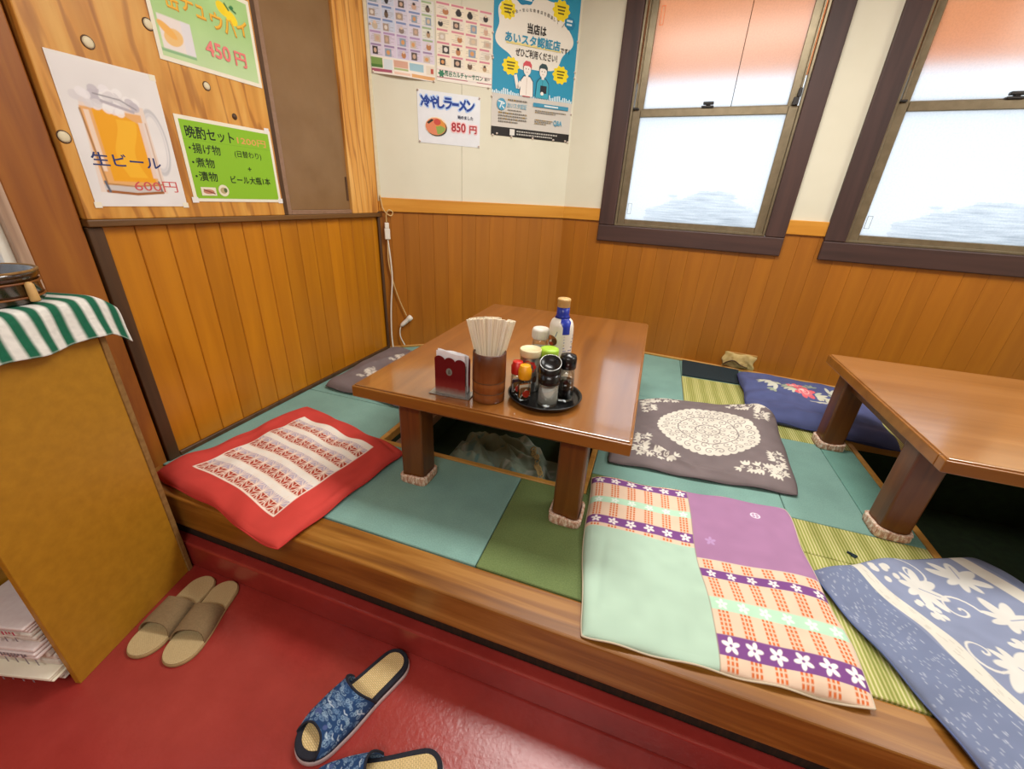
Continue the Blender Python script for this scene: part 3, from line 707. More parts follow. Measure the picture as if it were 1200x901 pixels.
pr.rect(0.085, 0.075, 0.235, 0.18, 'e8dfc8'); pr.ell(0.16, 0.125, 0.055, 0.03, 'c08468'); pr.line([(0.11,0.15),(0.22,0.10)], 0.004, '8a4a3c')
pr.ell(0.315, 0.145, 0.055, 0.075, 'e6dfc4'); pr.ell(0.315, 0.145, 0.035, 0.04, 'b8a878'); pr.ell(0.335, 0.15, 0.018, 0.03, '5a6a3c')
pr.build('lettering', t)
for x, z in ((0.01,0.02),(0.99,0.02),(0.96,1.0)):
    obj('tape', MB().bx(x*W-0.010,x*W+0.010,-0.0018,-0.0012,z*H-0.008,z*H+0.008), M['paper'], t)

# cold ramen notice
t = poster('menu_notice', 'small white cold ramen price notice pinned on the cream wall', FD, 0.232, 1.083, -0.001)
W, H = 0.320, 0.224
sheet(W, H, M['bluepaper'], t)
pr = Print(W, H, -0.0012)
wd_ = [0.145, 0.115, 0.105, 0.12, 0.115, 0.12, 0.13]; x = 0.055
cells = []
for ch, w in zip('冷やしラーメン', wd_): cells.append((ch, x, w)); x += w
for ch, x, w in cells:
    h = 0.20 if ch != 'ー' else 0.05; z = 0.70 if ch != 'ー' else 0.775
    pr.text(ch, x-0.012, z-0.016, x+w+0.004, z+h+0.016, 'a9c4ee', 0.085)
for ch, x, w in cells:
    h = 0.20 if ch != 'ー' else 0.05; z = 0.70 if ch != 'ー' else 0.775
    pr.text(ch, x, z, x+w-0.008, z+h, '1d3f94', 0.05)
pr.text('始めました', 0.63, 0.535, 0.88, 0.605, '26304e', 0.03)
pr.text('850', 0.525, 0.27, 0.76, 0.46, 'f0c4c4', 0.10); pr.text('円', 0.82, 0.265, 0.945, 0.43, 'f0c4c4', 0.10)
pr.text('850', 0.53, 0.28, 0.755, 0.45, 'a82530', 0.035); pr.text('円', 0.825, 0.275, 0.94, 0.42, 'a82530', 0.03)
pr.blob(0.285, 0.335, 0.175, 0.185, 'efd9b8', 16, 0.02); pr.ell(0.29, 0.315, 0.165, 0.165, '39412a'); pr.ell(0.275, 0.335, 0.16, 0.165, 'd9825c')
pr.poly([(0.275,0.335),(0.30,0.19),(0.36,0.205),(0.41,0.26),(0.43,0.32),(0.36,0.36)], '8ea64c'); pr.poly([(0.275,0.335),(0.36,0.36),(0.43,0.33),(0.42,0.41),(0.36,0.48),(0.30,0.495)], 'd98f3c')
pr.ell(0.30, 0.425, 0.055, 0.06, 'c74a3c'); pr.poly([(0.135,0.40),(0.21,0.475),(0.245,0.455),(0.165,0.375)], '2c2a1e')
pr.build('lettering', t)
for x, z in ((0.015,0.985),(0.985,0.98),(0.02,0.03),(0.985,0.03)): pin(t, x*W, z*H)

# certification poster
t = poster('certificate_poster', 'tall blue certified shop poster with white cloud and black bottom strip on the cream wall', FD, 0.613, 1.150, -0.001)
W, H = 0.463, 0.655
sheet(W, H, M['bluepaper'], t)
pr = Print(W, H, -0.0011)
X = lambda u: (u-0.613)/W
Z = lambda z: (z-1.150)/H
pr.rect(0, 0.285, 1, 1, '2b93b6'); pr.rect(0, 0.062, 1, 0.285, 'cfc9bf'); pr.rect(0, 0, 1, 0.062, '24211f')
rnd = random.Random(4); pr.step = 0.0
for k in range(46):
    x = k/46; h = 0.012+0.03*rnd.random() if (x < 0.36 or x > 0.66) else 0.01
    pr.rect(x, 0.285, x+0.6/46, 0.285+h, 'dcebef')
pr.step = 0.00004; pr.y -= pr.step; cl = []
for k in range(120):
    a = 2*math.pi*k/120; b = 1+0.07*math.cos(7*a+0.6); cl.append((0.475+0.445*b*math.cos(a), 0.70+0.235*b*math.sin(a)))
pr.poly(cl, 'ece6d8')
pr.rect(0.35, 0.47, 0.62, 0.56, 'ece6d8')
for (x, z, rx, rz) in ((0.155,0.805,0.085,0.055),(0.77,0.865,0.10,0.062),(0.21,0.47,0.095,0.055),(0.82,0.465,0.095,0.058)):
    pr.blob(x, z, rx, rz, 'f2d81c', 10, 0.09)
    for j in range(3): pr.rect(x-0.05+0.006*j, z+0.018-0.02*j, x+0.05-0.008*j, z+0.028-0.02*j, '6a5c12')
pr.blob(0.33, 0.905, 0.12, 0.055, '2180a8', 7, 0.06); pr.rect(0.25, 0.905, 0.40, 0.935, 'e6eef0'); pr.rect(0.25, 0.878, 0.42, 0.892, 'e6eef0')
pr.blob(0.885, 0.80, 0.065, 0.04, '2180a8', 7, 0.06); pr.rect(0.845, 0.808, 0.915, 0.822, 'd5e6ea'); pr.rect(0.845, 0.786, 0.91, 0.798, 'd5e6ea')
arc = '安全・安心な飲食店を目指して'
for k, ch in enumerate(arc):
    a = (k-(len(arc)-1)/2)*0.088
    x = 0.475+0.30*math.sin(a)/math.sin(0.62)*0.93; z = 0.775+0.045*(math.cos(a)-0.8)/0.2
    if ch == '・': pr.ell(x, z+0.01, 0.005, 0.004, '4a4640')
    else: pr.text(ch, x-0.013, z, x+0.013, z+0.02, '4a4640', 0.01, -a*0.8)
pr.line([(0.15,0.80),(0.185,0.765)], 0.002, '4a4640'); pr.line([(0.79,0.765),(0.825,0.80)], 0.002, '4a4640')
pr.rect(0.145, 0.608, 0.80, 0.622, 'e6d488')
pr.text('当店は', 0.385, 0.690, 0.605, 0.750, '2b2623', 0.03)
pr.text('あいスタ認証店', 0.135, 0.615, 0.785, 0.678, '2f8fb0', 0.03)
pr.text('です！', 0.795, 0.608, 0.905, 0.640, '2b2623', 0.02)
pr.text('ぜひご利用ください！', 0.26, 0.540, 0.76, 0.590, '2b2623', 0.015)
# the two staff drawn on it
def staff(x, cap, hair, shirt, dark):
    pr.poly([(x-0.085,0.29),(x-0.075,0.395),(x-0.04,0.425),(x+0.04,0.425),(x+0.08,0.395),(x+0.09,0.29)], '1d5468'); pr.poly([(x-0.078,0.29),(x-0.068,0.39),(x-0.036,0.418),(x+0.036,0.418),(x+0.073,0.39),(x+0.083,0.29)], shirt)
    pr.rect(x-0.016,0.415,x+0.016,0.445,'ece6dc'); pr.ell(x,0.470,0.050,0.042,'2a3a40'); pr.ell(x,0.465,0.045,0.039,'f0e8de')
    pr.poly([(x-0.052,0.475),(x-0.05,0.50),(x-0.02,0.519),(x+0.03,0.517),(x+0.053,0.497),(x+0.053,0.473),(x+0.02,0.487),(x-0.03,0.487)], cap)
    for s in (-1, 1): pr.ell(x+s*0.016, 0.468, 0.004, 0.004, '2a2a2c')
    pr.line([(x-0.012,0.447),(x+0.012,0.447)], 0.0012, '8a4038'); pr.line([(x,0.41),(x,0.30)], 0.0016, dark)
staff(0.405, 'd0525a', None, 'efe7dc', 'b89a8c'); pr.line([(0.335,0.38),(0.30,0.335),(0.265,0.42)], 0.017, 'efe7dc'); pr.rect(0.36,0.286,0.455,0.292,'c0525a')
staff(0.60, '33484c', None, '3fa3b8', '1d5468'); pr.rect(0.575,0.325,0.655,0.375,'26282e'); pr.ell(0.60, 0.322, 0.02, 0.012, 'f0e8de')
# lower half
pr.ell(0.115, 0.215, 0.055, 0.040, '4f9dbc'); pr.line([(0.075,0.235),(0.14,0.228)], 0.006, 'dfe8e8'); pr.line([(0.12,0.235),(0.095,0.19)], 0.006, 'dfe8e8'); pr.line([(0.12,0.215),(0.155,0.225)], 0.005, 'dfe8e8'); pr.line([(0.12,0.205),(0.15,0.188)], 0.005, 'dfe8e8')
pr.text('あいスタ認証', 0.185, 0.198, 0.42, 0.232, '7fb0c4', 0.01)
rows = [(0.19,0.245,0.42,0.256),(0.19,0.178,0.36,0.186),(0.08,0.155,0.43,0.165),(0.08,0.135,0.43,0.145),(0.08,0.115,0.43,0.125),(0.08,0.096,0.32,0.105),
        (0.53,0.200,0.93,0.207),(0.53,0.187,0.80,0.194),(0.53,0.135,0.76,0.142),(0.53,0.122,0.74,0.129),(0.53,0.109,0.68,0.116)]
pr.step = 0.0
for (x0,z0,x1,z1) in rows:
    x = x0
    while x < x1:
        w = rnd.uniform(0.008,0.02); pr.rect(x, z0, min(x+w,x1), z1, '77726a' if rnd.random()<0.8 else '9a7c3c'); x += w+0.005
pr.step = 0.00004; pr.y -= pr.step; pr.rect(0.50, 0.228, 0.955, 0.255, '3f8fae'); pr.rect(0.64, 0.236, 0.82, 0.247, 'dbe6e8')
pr.text('Q&A', 0.775, 0.108, 0.885, 0.150, '4f9dbc', 0.02)
pr.rect(0.225, 0.010, 0.285, 0.053, 'dedad2')
pr.y -= pr.step; pr.step = 0.0
for j in range(2):
    x = 0.31
    while x < (0.84 if j == 0 else 0.76): w = rnd.uniform(0.01,0.03); pr.rect(x, 0.036-0.02*j, x+w, 0.046-0.02*j, 'b4b0a8'); x += w+0.006
pr.build('print', t)
for x, z in ((0.02,0.0),(0.07,0.012),(0.25,0.0),(0.52,0.005),(0.79,0.008),(0.95,0.01),(0.985,0.004),(1.0,0.21),(1.0,0.46),(1.0,0.50),(1.0,0.70),(0.0,0.26),(0.0,0.50)): pin(t, x*W, z*H)

# culture school leaflets
def leaflet(label, u0, z0, w, h, scheme, seed, cols, rows):
    t = poster('leaflet_poster', label, FD, u0, z0, -0.001, 'course leaflets side by side')
    curl = 0.0 if scheme[3] else 0.016
    UU, VV = np.meshgrid(np.linspace(0, 1, 24), np.linspace(0, 1, 24)); bend = lambda U, V: -curl*np.sin(math.pi*np.clip(U*1.15, 0, 1))*np.clip(1-V*3.2, 0, 1)**2
    link('sheet', grid_mesh('sheet', np.stack([UU*w, -0.0006+bend(UU, VV), VV*h], -1), None), M['paper'], t)
    p = Paint(190, 210, w, h, scheme[0]); r = random.Random(seed)
    foot = 0.058 if scheme[3] else 0.068
    cw, ch = w/cols, (h-foot)/rows
    for i in range(cols):
        for j in range(rows):
            x, y = i*cw, foot+j*ch; hc = scheme[2](i, j, rows)
            p.rect(x+0.002, x+cw-0.002, y+0.002, y+ch-0.002, scheme[1](i, j, rows))
            p.rect(x+0.004, x+cw*r.uniform(0.75,0.93), y+ch*0.80, y+ch*0.96, hc, 0.85)
            for k in range(5): p.rect(x+0.004+0.35*cw*r.random(), x+cw*(0.5+0.42*r.random()), y+ch*(0.12+0.13*k), y+ch*(0.12+0.13*k)+0.0016, '8a7f78', 0.7)
            sx = x+cw*r.uniform(0.06,0.42); sw, sh = cw*r.uniform(0.38,0.55), ch*r.uniform(0.50,0.66); sy = y+ch*r.uniform(0.06,0.14)
            c = r.choice(['2e2826','6a5440','b4926c','c9b8a0','8a7a70','4a4a58','d0a890','7a6a8a','b87c4c'])
            if r.random() < 0.6: p.rect(sx, sx+sw, sy, sy+sh, r.choice(['5a4c44','8d9fb0','c8b8a4','3a302c','a89484'])); p.ell(sx+sw*0.5, sy+sh*0.5, sw*0.28, sh*0.3, r.choice(['d8c0a0','e0d8d0','d89a5c','caa890']))
            else: p.ell(sx+sw*0.5, sy+sh*0.45, sw*0.38, sh*0.45, c); p.ell(sx+sw*0.5, sy+sh*0.85, sw*0.22, sh*0.2, r.choice(['e0c4ac','3a2c28','d8c8bc']))
    p.rect(0, w, 0, foot, 'eee6da')
    if scheme[3]:
        p.rect(0.0, w, 0.013, 0.0165, 'a83a5c'); p.rect(w*0.55, w*0.72, 0.012, 0.018, 'e2d8d0'); p.rect(0.0, w*0.5, 0.044, 0.0455, 'd08a98'); p.rect(w*0.55, w, 0.038, 0.040, 'd08a98')
        for k in range(6): a = k*math.pi/3; p.ell(0.022+0.008*math.cos(a), 0.030+0.008*math.sin(a), 0.0085, 0.005, '2f7a58', a)
    else:
        p.rect(0.0, 0.05, 0.030, 0.062, '7a9a4c'); p.rect(0.0, 0.05, 0.024, 0.036, '4f7a34'); p.rect(0.055, 0.095, 0.020, 0.060, 'd4dee2'); p.rect(0.10, 0.165, 0.034, 0.062, 'd4a48c'); p.rect(0.10, 0.165, 0.024, 0.032, 'a8b878'); p.rect(0.172, 0.238, 0.030, 0.060, '9cc0cc'); p.rect(0.25, 0.29, 0.024, 0.06, 'e4d8c4'); p.rect(0.272, 0.285, 0.03, 0.05, 'b84a38')
        p.rect(0.0, 0.09, 0.008, 0.020, 'a8566c'); p.rect(0.10, 0.175, 0.006, 0.016, 'e8c4b0'); p.rect(0.18, w, 0.004, 0.018, 'dca468')
    link('leaflet_print', grid_mesh('leaflet_print', np.stack([p.U*w, -0.0011+bend(p.U, p.V), p.V*h], -1), p.C), M['print'], t)
    if scheme[3]:
        pr = Print(w, h, -0.0014); pr.text('荒谷カルチャーサロン', 0.135, 0.075, 0.83, 0.150, '2f6a50', 0.03); pr.text('瀬戸', 0.86, 0.085, 0.96, 0.135, '5a5a54', 0.01); pr.build('lettering', t)
    return t
H1_ = 0.30
bl = (lambda i, j, R: ['cfd4e4','c9d2e6','d4cede','dcd4e0','e2e2d4'][i % 5] if j > 1 else ['d8cede','d9cce0','cfc4dc','d6cade','dcd0dc'][i % 5])
bh = (lambda i, j, R: '8c6f9c' if j == 0 else ('5c7cb4' if i < 4 and j > 1 else ('8fae78' if i == 4 else 'a884b4')))
t = leaflet('bluish course leaflet at the left, bottom corner curling, above the ramen notice', 0.030, 1.343, 0.292, H1_, ('dcd8e4', bl, bh, False), 11, 5, 5)
for x, z in ((0.02,0.02),(0.98,0.01),(0.03,0.6)): pin(t, x*0.292, z*H1_)
t = leaflet('pink and cream course leaflet with green lettering beside the blue poster', 0.332, 1.352, 0.278, H1_, ('eee2cc', lambda i, j, R: ['efe2c8','eadfce','f0e4cc'][(i+j) % 3], lambda i, j, R: 'cf6a84', True), 23, 4, 5)
for x, z in ((0.94,0.0),(1.0,0.45),(1.0,0.75)): pin(t, x*0.278, z*H1_)

# ------------------------------------------------------------------ power cord in the corner
t = thing('extension_cord', 'ivory extension cord with plugs hanging down the corner of the walls', 'cord', FD[0], FD[1])
Y = -0.022
obj('cord', MB().tube(smooth_path([(0.022,-0.02,0.83),(0.03,-0.026,0.77),(0.050,-0.03,0.742),(0.070,-0.03,0.735),(0.078,-0.03,0.752),(0.060,-0.034,0.762),(0.045,-0.03,0.742),(0.044,-0.026,0.70)],6), 0.0032, 8), M['cord_tan'], t)
obj('socket', MB().bx(0.030,0.058,-0.034,-0.012,0.617,0.672).bx(0.033,0.055,-0.032,-0.014,0.672,0.700), M['white_pl'], t, 0.004, 3)
obj('cord', MB().tube(smooth_path([(0.044,-0.022,0.618),(0.052,-0.022,0.50),(0.052,-0.022,0.40),(0.036,-0.02,0.25),(0.028,-0.02,0.10),(0.030,-0.03,0.012)],8), 0.0042, 8), M['cord_white'], t, label='thick white cord')
obj('cord', MB().tube(smooth_path([(0.044,-0.022,0.618),(0.040,-0.020,0.50),(0.060,-0.018,0.38),(0.088,-0.018,0.28),(0.120,-0.020,0.195)],8), 0.0032, 8), M['cord_tan'], t, label='yellowed thin cord')
R = Matrix.Rotation(rad(-42), 3, 'Y')
pl = MB().lathe([(0.006,-0.040),(0.007,-0.034),(0.011,-0.030),(0.0125,-0.012),(0.013,0.018),(0.016,0.022),(0.016,0.042),(0.010,0.046)], 12, tilt=Matrix.Rotation(rad(50), 3, 'Y'))
obj('plug', pl, M['white_pl'], t, loc=(0.112,-0.022,0.162))
obj('cord', MB().tube(smooth_path([(0.084,-0.022,0.138),(0.076,-0.022,0.11),(0.078,-0.024,0.07),(0.098,-0.03,0.022)],8), 0.0032, 8), M['cord_white'], t)

# ------------------------------------------------------------------ low tables
def low_table(label, x0, x1, y0, y1, legs, topmat, group):
    zt = 0.3375; cx, cy = (x0+x1)/2, (y0+y1)/2
    t = thing('low_table', label, 'table', (cx, cy, 0), 0, group)
    a, b = (x1-x0)/2, (y1-y0)/2
    tp = obj('tabletop', MB().bx(-a+0.006,a-0.006,-b+0.006,b-0.006,zt-0.03,zt), topmat, t, 0.002, 2)
    obj('edge_band', MB().bx(-a,a,-b,-b+0.03,zt-0.038,zt-0.0045).bx(-a,a,b-0.03,b,zt-0.038,zt-0.0045).bx(-a,-a+0.03,-b+0.03,b-0.03,zt-0.038,zt-0.0045).bx(a-0.03,a,-b+0.03,b-0.03,zt-0.038,zt-0.0045), M['tableedge'], t, 0.003, 2)
    (lx0, lx1), (ly0, ly1) = legs; s = 0.038
    obj('apron', MB().bx(lx0-cx,lx1-cx,ly0-cy-0.012,ly0-cy+0.012,zt-0.085,zt-0.03).bx(lx0-cx,lx1-cx,ly1-cy-0.012,ly1-cy+0.012,zt-0.085,zt-0.03).bx(lx0-cx-0.012,lx0-cx+0.012,ly0-cy,ly1-cy,zt-0.085,zt-0.03).bx(lx1-cx-0.012,lx1-cx+0.012,ly0-cy,ly1-cy,zt-0.085,zt-0.03), M['leg'], t, 0.002, 1)
    for lx in (lx0, lx1):
        for ly in (ly0, ly1):
            lg = obj('leg', MB().bx(-s,s,-s,s,0.004,zt-0.03), M['leg'], t, 0.007, 3, loc=(lx-cx, ly-cy, 0))
            mb = MB(); n = 32; prof = [(0.000,0.0445),(0.004,0.0475),(0.016,0.048),(0.024,0.0470),(0.030,0.0485),(0.034,0.046),(0.034,0.0405),(0.022,0.0398)]
            rr = random.Random(int(lx*1000+ly*777))
            ph = rr.random()*6
            vs = []; fs = []
            for (z, r) in prof:
                for q in range(n):
                    an = 2*math.pi*q/n; c, sn = math.cos(an), math.sin(an)
                    k = r/((abs(c)**6+abs(sn)**6)**(1/6)) if True else r
                    wz = z*(0.92+0.10*math.sin(2*an+ph)+0.05*math.sin(3*an+2*ph)) if z > 0.01 else z
                    vs.append((c/((abs(c)**6+abs(sn)**6)**(1/6))*r, sn/((abs(c)**6+abs(sn)**6)**(1/6))*r, wz))
            for j in range(len(prof)-1):
                for q in range(n): fs.append((j*n+q, j*n+(q+1) % n, (j+1)*n+(q+1) % n, (j+1)*n+q))
            mb.add(vs, fs, True); obj('leg_sock', mb, M['sock'], lg, label='knitted pinkish sock')
    return t
low_table('low brown wooden table with condiments and chopsticks on it', -0.765, 0.028, 0.874, 2.010, ((-0.606,-0.113),(0.956,1.93)), M['tabletop'], 'low tables over the leg pits')
low_table('low brown wooden table with a bare top at the right', 0.741, 1.877, 1.109, 1.914, ((0.795,1.80),(1.258,1.762)), M['tabletop2'], 'low tables over the leg pits')

# ------------------------------------------------------------------ floor cushions
def cushion(name, label, quad, paint, th=0.042, z=0.0, seed=1, creases=(), wob=0.006, zc=(0,0,0,0), seamcol=None):
    nv, nu = paint.U.shape; U, V = paint.U, paint.V
    q = np.array(quad, float)
    w = [(1-U)*(1-V), U*(1-V), U*V, (1-U)*V]
    P = sum(wi[..., None]*np.array([*q[i], 0]) for i, wi in enumerate(w))
    zoff = sum(wi*zc[i] for i, wi in enumerate(w))
    rng = np.random.RandomState(seed)
    e = np.sin(U*math.pi)*np.sin(V*math.pi)
    # slightly bowed sides, rounded corners
    ctr = q.mean(0)
    for ax in (0, 1):
        a = rng.uniform(-1, 1, 4)*wob
        P[..., ax] += a[0]*np.sin(3*math.pi*U)*(1-V)+a[1]*np.sin(2.5*math.pi*V)*U+a[2]*np.sin(3*math.pi*U+1)*V+a[3]*np.sin(2.5*math.pi*V+1)*(1-U)
    cu, cv = np.abs(2*U-1), np.abs(2*V-1); corner = np.clip((cu+cv-1.82)/0.18, 0, 1)**2
    P[..., :2] += (ctr-P[..., :2])*(0.014*corner)[..., None]
    puff = ((1-cu**11)*(1-cv**11)).clip(0)**0.5
    bulk = 0.75+0.25*(1-cu**2)*(1-cv**2)
    nz = np.zeros(U.shape)
    for k in range(14):
        f = rng.uniform(3, 16); a = rng.uniform(0, 6.28); ph = rng.uniform(0, 6.28)
        nz += np.sin(f*(U*math.cos(a)+V*math.sin(a))*2+ph+1.5*np.sin(3*V+ph))/f
    wr = 0.012*nz*th/0.04
    for (u0, v0, u1, v1, d, wd) in creases:
        vx, vy = u1-u0, v1-v0; L = vx*vx+vy*vy; tt = np.clip(((U-u0)*vx+(V-v0)*vy)/L, 0, 1)
        dist = np.hypot(U-u0-tt*vx, V-v0-tt*vy); wr += d*np.exp(-(dist/wd)**2)*np.sin(math.pi*np.clip(tt*0.98+0.01, 0, 1))**0.5
    seam = th*0.32
    edge_w = (rng.rand()*0.5+0.6)*0.004*(np.sin(U*22+seed)+np.sin(V*19+2*seed))
    top = z+seam+(th-seam)*puff*bulk+wr*np.clip(puff*1.4, 0, 1)+zoff+edge_w*(1-puff)
    bot = z+0.002+zoff+(seam-0.002)*(1-np.clip(puff*1.6, 0, 1))+edge_w*(1-puff)*np.clip(1-puff*1.6, 0, 1)
    cx, cy = ctr
    PT = P.copy(); PT[..., 2] = top; PT[..., 0] -= cx; PT[..., 1] -= cy
    st = 4
    ui = np.unique(np.r_[np.arange(0, nu, st), nu-1]); vi = np.unique(np.r_[np.arange(0, nv, st), nv-1])
    PB = P[np.ix_(vi, ui)].copy(); PB[..., 2] = bot[np.ix_(vi, ui)]; PB[..., 0] -= cx; PB[..., 1] -= cy
    CB = paint.C[np.ix_(vi, ui)]
    n1 = nu*nv; idx = np.arange(n1).reshape(nv, nu)
    f = np.stack([idx[:-1,:-1], idx[:-1,1:], idx[1:,1:], idx[1:,:-1]], -1).reshape(-1, 4)
    ib = np.arange(len(vi)*len(ui)).reshape(len(vi), len(ui))+n1
    fb = np.stack([ib[1:,:-1], ib[1:,1:], ib[:-1,1:], ib[:-1,:-1]], -1).reshape(-1, 4)
    me = bpy.data.meshes.new(name)
    me.from_pydata(np.r_[PT.reshape(-1, 3), PB.reshape(-1, 3)].tolist(), [], f.tolist()+fb.tolist())
    me.polygons.foreach_set('use_smooth', [True]*(len(f)+len(fb))); me.update()
    set_col(me, np.r_[paint.C.reshape(-1, 3), CB.reshape(-1, 3)])
    o = link(name, me, M['fabric']); o.location = (cx, cy, 0)
    ring = [PT[0, i] for i in range(0, nu, 3)]+[PT[j, -1] for j in range(0, nv, 3)]+[PT[-1, i] for i in range(nu-1, -1, -3)]+[PT[j, 0] for j in range(nv-1, -1, -3)]
    s = link('seam', MB().tube([tuple(p) for p in ring], 0.0022, 6, True).mesh('seam'), None, o)
    sm = plain(name+'_seam', seamcol or 'b0a090', rough=0.9, bumpk=0.2); s.data.materials.append(sm)
    tag(o, label, 'cushion', 'floor cushions around the low tables')
    return o
NN = 330
# patchwork
q = [(-0.012,0.600),(0.545,0.652),(0.517,1.235),(-0.072,1.168)]
p = Paint(NN+20, NN+20, 0.60, 0.60, 'b9dcbe')
def check(x0, x1, y0, y1):
    p.rect(x0, x1, y0, y1, 'e2c6ac')
    n = 6
    for i in range(n):
        x = x0+(i+0.55)*(x1-x0)/n
        y = y0+0.003
        while y < y1-0.004:
            for k in range(3): p.rect(x-0.013+k*0.009, x-0.0078+k*0.009, y, min(y+0.0075, y1), 'd2682c')
            y += 0.0105
def band(x0, x1, y0, y1, col, fl):
    p.rect(x0, x1, y0, y1, col)
    for i in range(6): p.flower(x0+(i+0.55)*(x1-x0)/6, (y0+y1)/2, (y1-y0)*0.43, fl, 5, 0.3+i, col)
p.rect(0, 0.298, 0, 0.330, 'b2cdb8')
check(0, 0.298, 0.330, 0.60)
band(0, 0.298, 0.545, 0.582, '7c4a88', 'efe6e2'); band(0, 0.298, 0.445, 0.475, 'b6dcc0', 'e4efe4'); band(0, 0.298, 0.345, 0.380, '7c4a88', 'efe6e2')
check(0.298, 0.60, 0, 0.298)
band(0.298, 0.60, 0.233, 0.262, '7c4a88', 'efe6e2'); band(0.298, 0.60, 0.135, 0.168, 'b6dcc0', 'e4efe4'); band(0.298, 0.60, 0.030, 0.076, '7c4a88', 'f3ece8')
p.rect(0.298, 0.60, 0.298, 0.60, 'a67a9e')
p.ring(0.495, 0.515, 0.012, 0.012, 0.0035, 'e9dcea'); p.line([(0.485,0.515),(0.505,0.515)], 0.003, 'e9dcea'); p.line([(0.495,0.505),(0.495,0.525)], 0.003, 'e9dcea'); p.flower(0.345, 0.365, 0.016, 'b894be')
p.line([(0.298,0),(0.298,0.6)], 0.002, '9a8a78'); p.mottle(0.05, 2)
o = cushion('floor_cushion', 'mint, purple and orange checked patchwork floor cushion at the platform edge', q, p, 0.031, 0.0, 5, seamcol='c8b8a0', creases=((0.1,0.62,0.45,0.50,-0.004,0.03),(0.55,0.85,0.9,0.75,0.003,0.04),(0.05,0.1,0.1,0.5,-0.003,0.02)))

# red
q = [(-1.352,0.645),(-0.770,0.545),(-0.715,1.045),(-1.262,1.175)]
p = Paint(NN, NN, 0.60, 0.56, 'c8433b'); X0, X1, Y0_, Y1_ = 0.115, 0.512, 0.075, 0.475
p.rect(X0-0.004, X1+0.004, Y0_-0.004, Y1_+0.004, 'efe2d4')
nb = 5; hb = (Y1_-Y0_)/nb
for k in range(nb):
    y = Y0_+k*hb
    p.rect(X0, X1, y, y+hb*0.45, 'ac3a24'); p.rect(X0, X1, y+hb*0.45, y+hb*0.70, 'a89ab8', 0.75); p.rect(X0, X1, y+hb*0.70, y+hb, 'efe8de')
    nx = 9; wx = (X1-X0)/nx
    for i in range(nx):
        cx = X0+(i+0.5)*wx; cy = y+hb*0.42
        for a in range(12):
            an = a*math.pi/6; L = hb*0.42
            p.line([(cx, cy), (cx+math.cos(an)*wx*0.5, cy+math.sin(an)*L)], 0.0028, 'f0dccb')
        p.line([(cx-wx/2, y), (cx-wx/2, y+hb*0.5)], 0.0024, 'f0dccb'); p.line([(cx-wx/2, y), (cx, y+hb*0.21), (cx+wx/2, y)], 0.0024, 'f0dccb')
    for i in range(40):
        x = X0+i*(X1-X0)/40; p.line([(x, y+hb*0.66), (x+0.006, y+hb*0.80)], 0.0022, 'efe8de')
    p.line([(X0, y), (X1, y)], 0.004, 'f0dccb')
p.mottle(0.06, 4)
cushion('floor_cushion', 'red floor cushion with white lace patterned panel beside the left wall', q, p, 0.048, 0.0, 9, seamcol='b8302a', wob=0.008, creases=((0.05,0.95,0.12,0.2,0.004,0.03),(0.96,0.2,0.93,0.8,-0.006,0.02),(0.75,0.97,0.98,0.93,-0.005,0.02)))

def flourish(p, cx, cy, r, rot, col, n=5, seed=1):
    rr = random.Random(seed)
    for k in range(n):
        d = r*(k/(n-1)); a = rot+0.5*math.sin(k*2.1)
        x, y = cx+d*math.cos(rot), cy+d*math.sin(rot)
        p.spiral(x, y, 0.018-0.002*k, 0.0034, col, 1.2, rr.uniform(0, 6), 1 if k % 2 else -1)
        p.leaf(x+0.012*math.cos(a+1.5), y+0.012*math.sin(a+1.5), 0.02, col, a+1.2, 3); p.leaf(x-0.012*math.cos(a+1.5), y-0.012*math.sin(a+1.5), 0.02, col, a-1.2, 3)
def medallion(p, cx, cy, rx, ry, col, bg):
    for k in range(40):
        a = 2*math.pi*k/40; p.ell(cx+rx*0.96*math.cos(a), cy+ry*0.96*math.sin(a), 0.016, 0.016, col)
    p.ell(cx, cy, rx*0.95, ry*0.95, col)
    rr = random.Random(8)
    for ring, n in ((0.88, 26), (0.70, 20), (0.52, 14), (0.34, 9), (0.15, 5)):
        for k in range(n):
            a = 2*math.pi*k/n+ring*7; x, y = cx+rx*ring*math.cos(a), cy+ry*ring*math.sin(a)
            p.spiral(x, y, 0.017, 0.0026, bg, 1.35, rr.uniform(0, 6), rr.choice((-1, 1)))
    p.ring(cx, cy, rx*0.62, ry*0.62, 0.003, bg); p.ring(cx, cy, rx*0.25, ry*0.25, 0.003, bg)
def grey_paint():
    p = Paint(NN, NN, 0.62, 0.58, '766a6a')
    medallion(p, 0.345, 0.300, 0.185, 0.165, 'd9d2c4', '766a6a')
    for k, (x, y, r1, r2) in enumerate(((0.10,0.53,0.1,-1.4),(0.57,0.53,3.0,-1.7),(0.57,0.07,3.05,1.6),(0.10,0.08,0.05,1.5))):
        flourish(p, x, y, 0.12, r1, 'd9d2c4', 6, k); flourish(p, x, y, 0.10, r2, 'd9d2c4', 5, k+9)
    p.mottle(0.08, 6); return p
q = [(-0.03,1.275),(0.583,1.325),(0.628,1.985),(-0.02,1.815)]
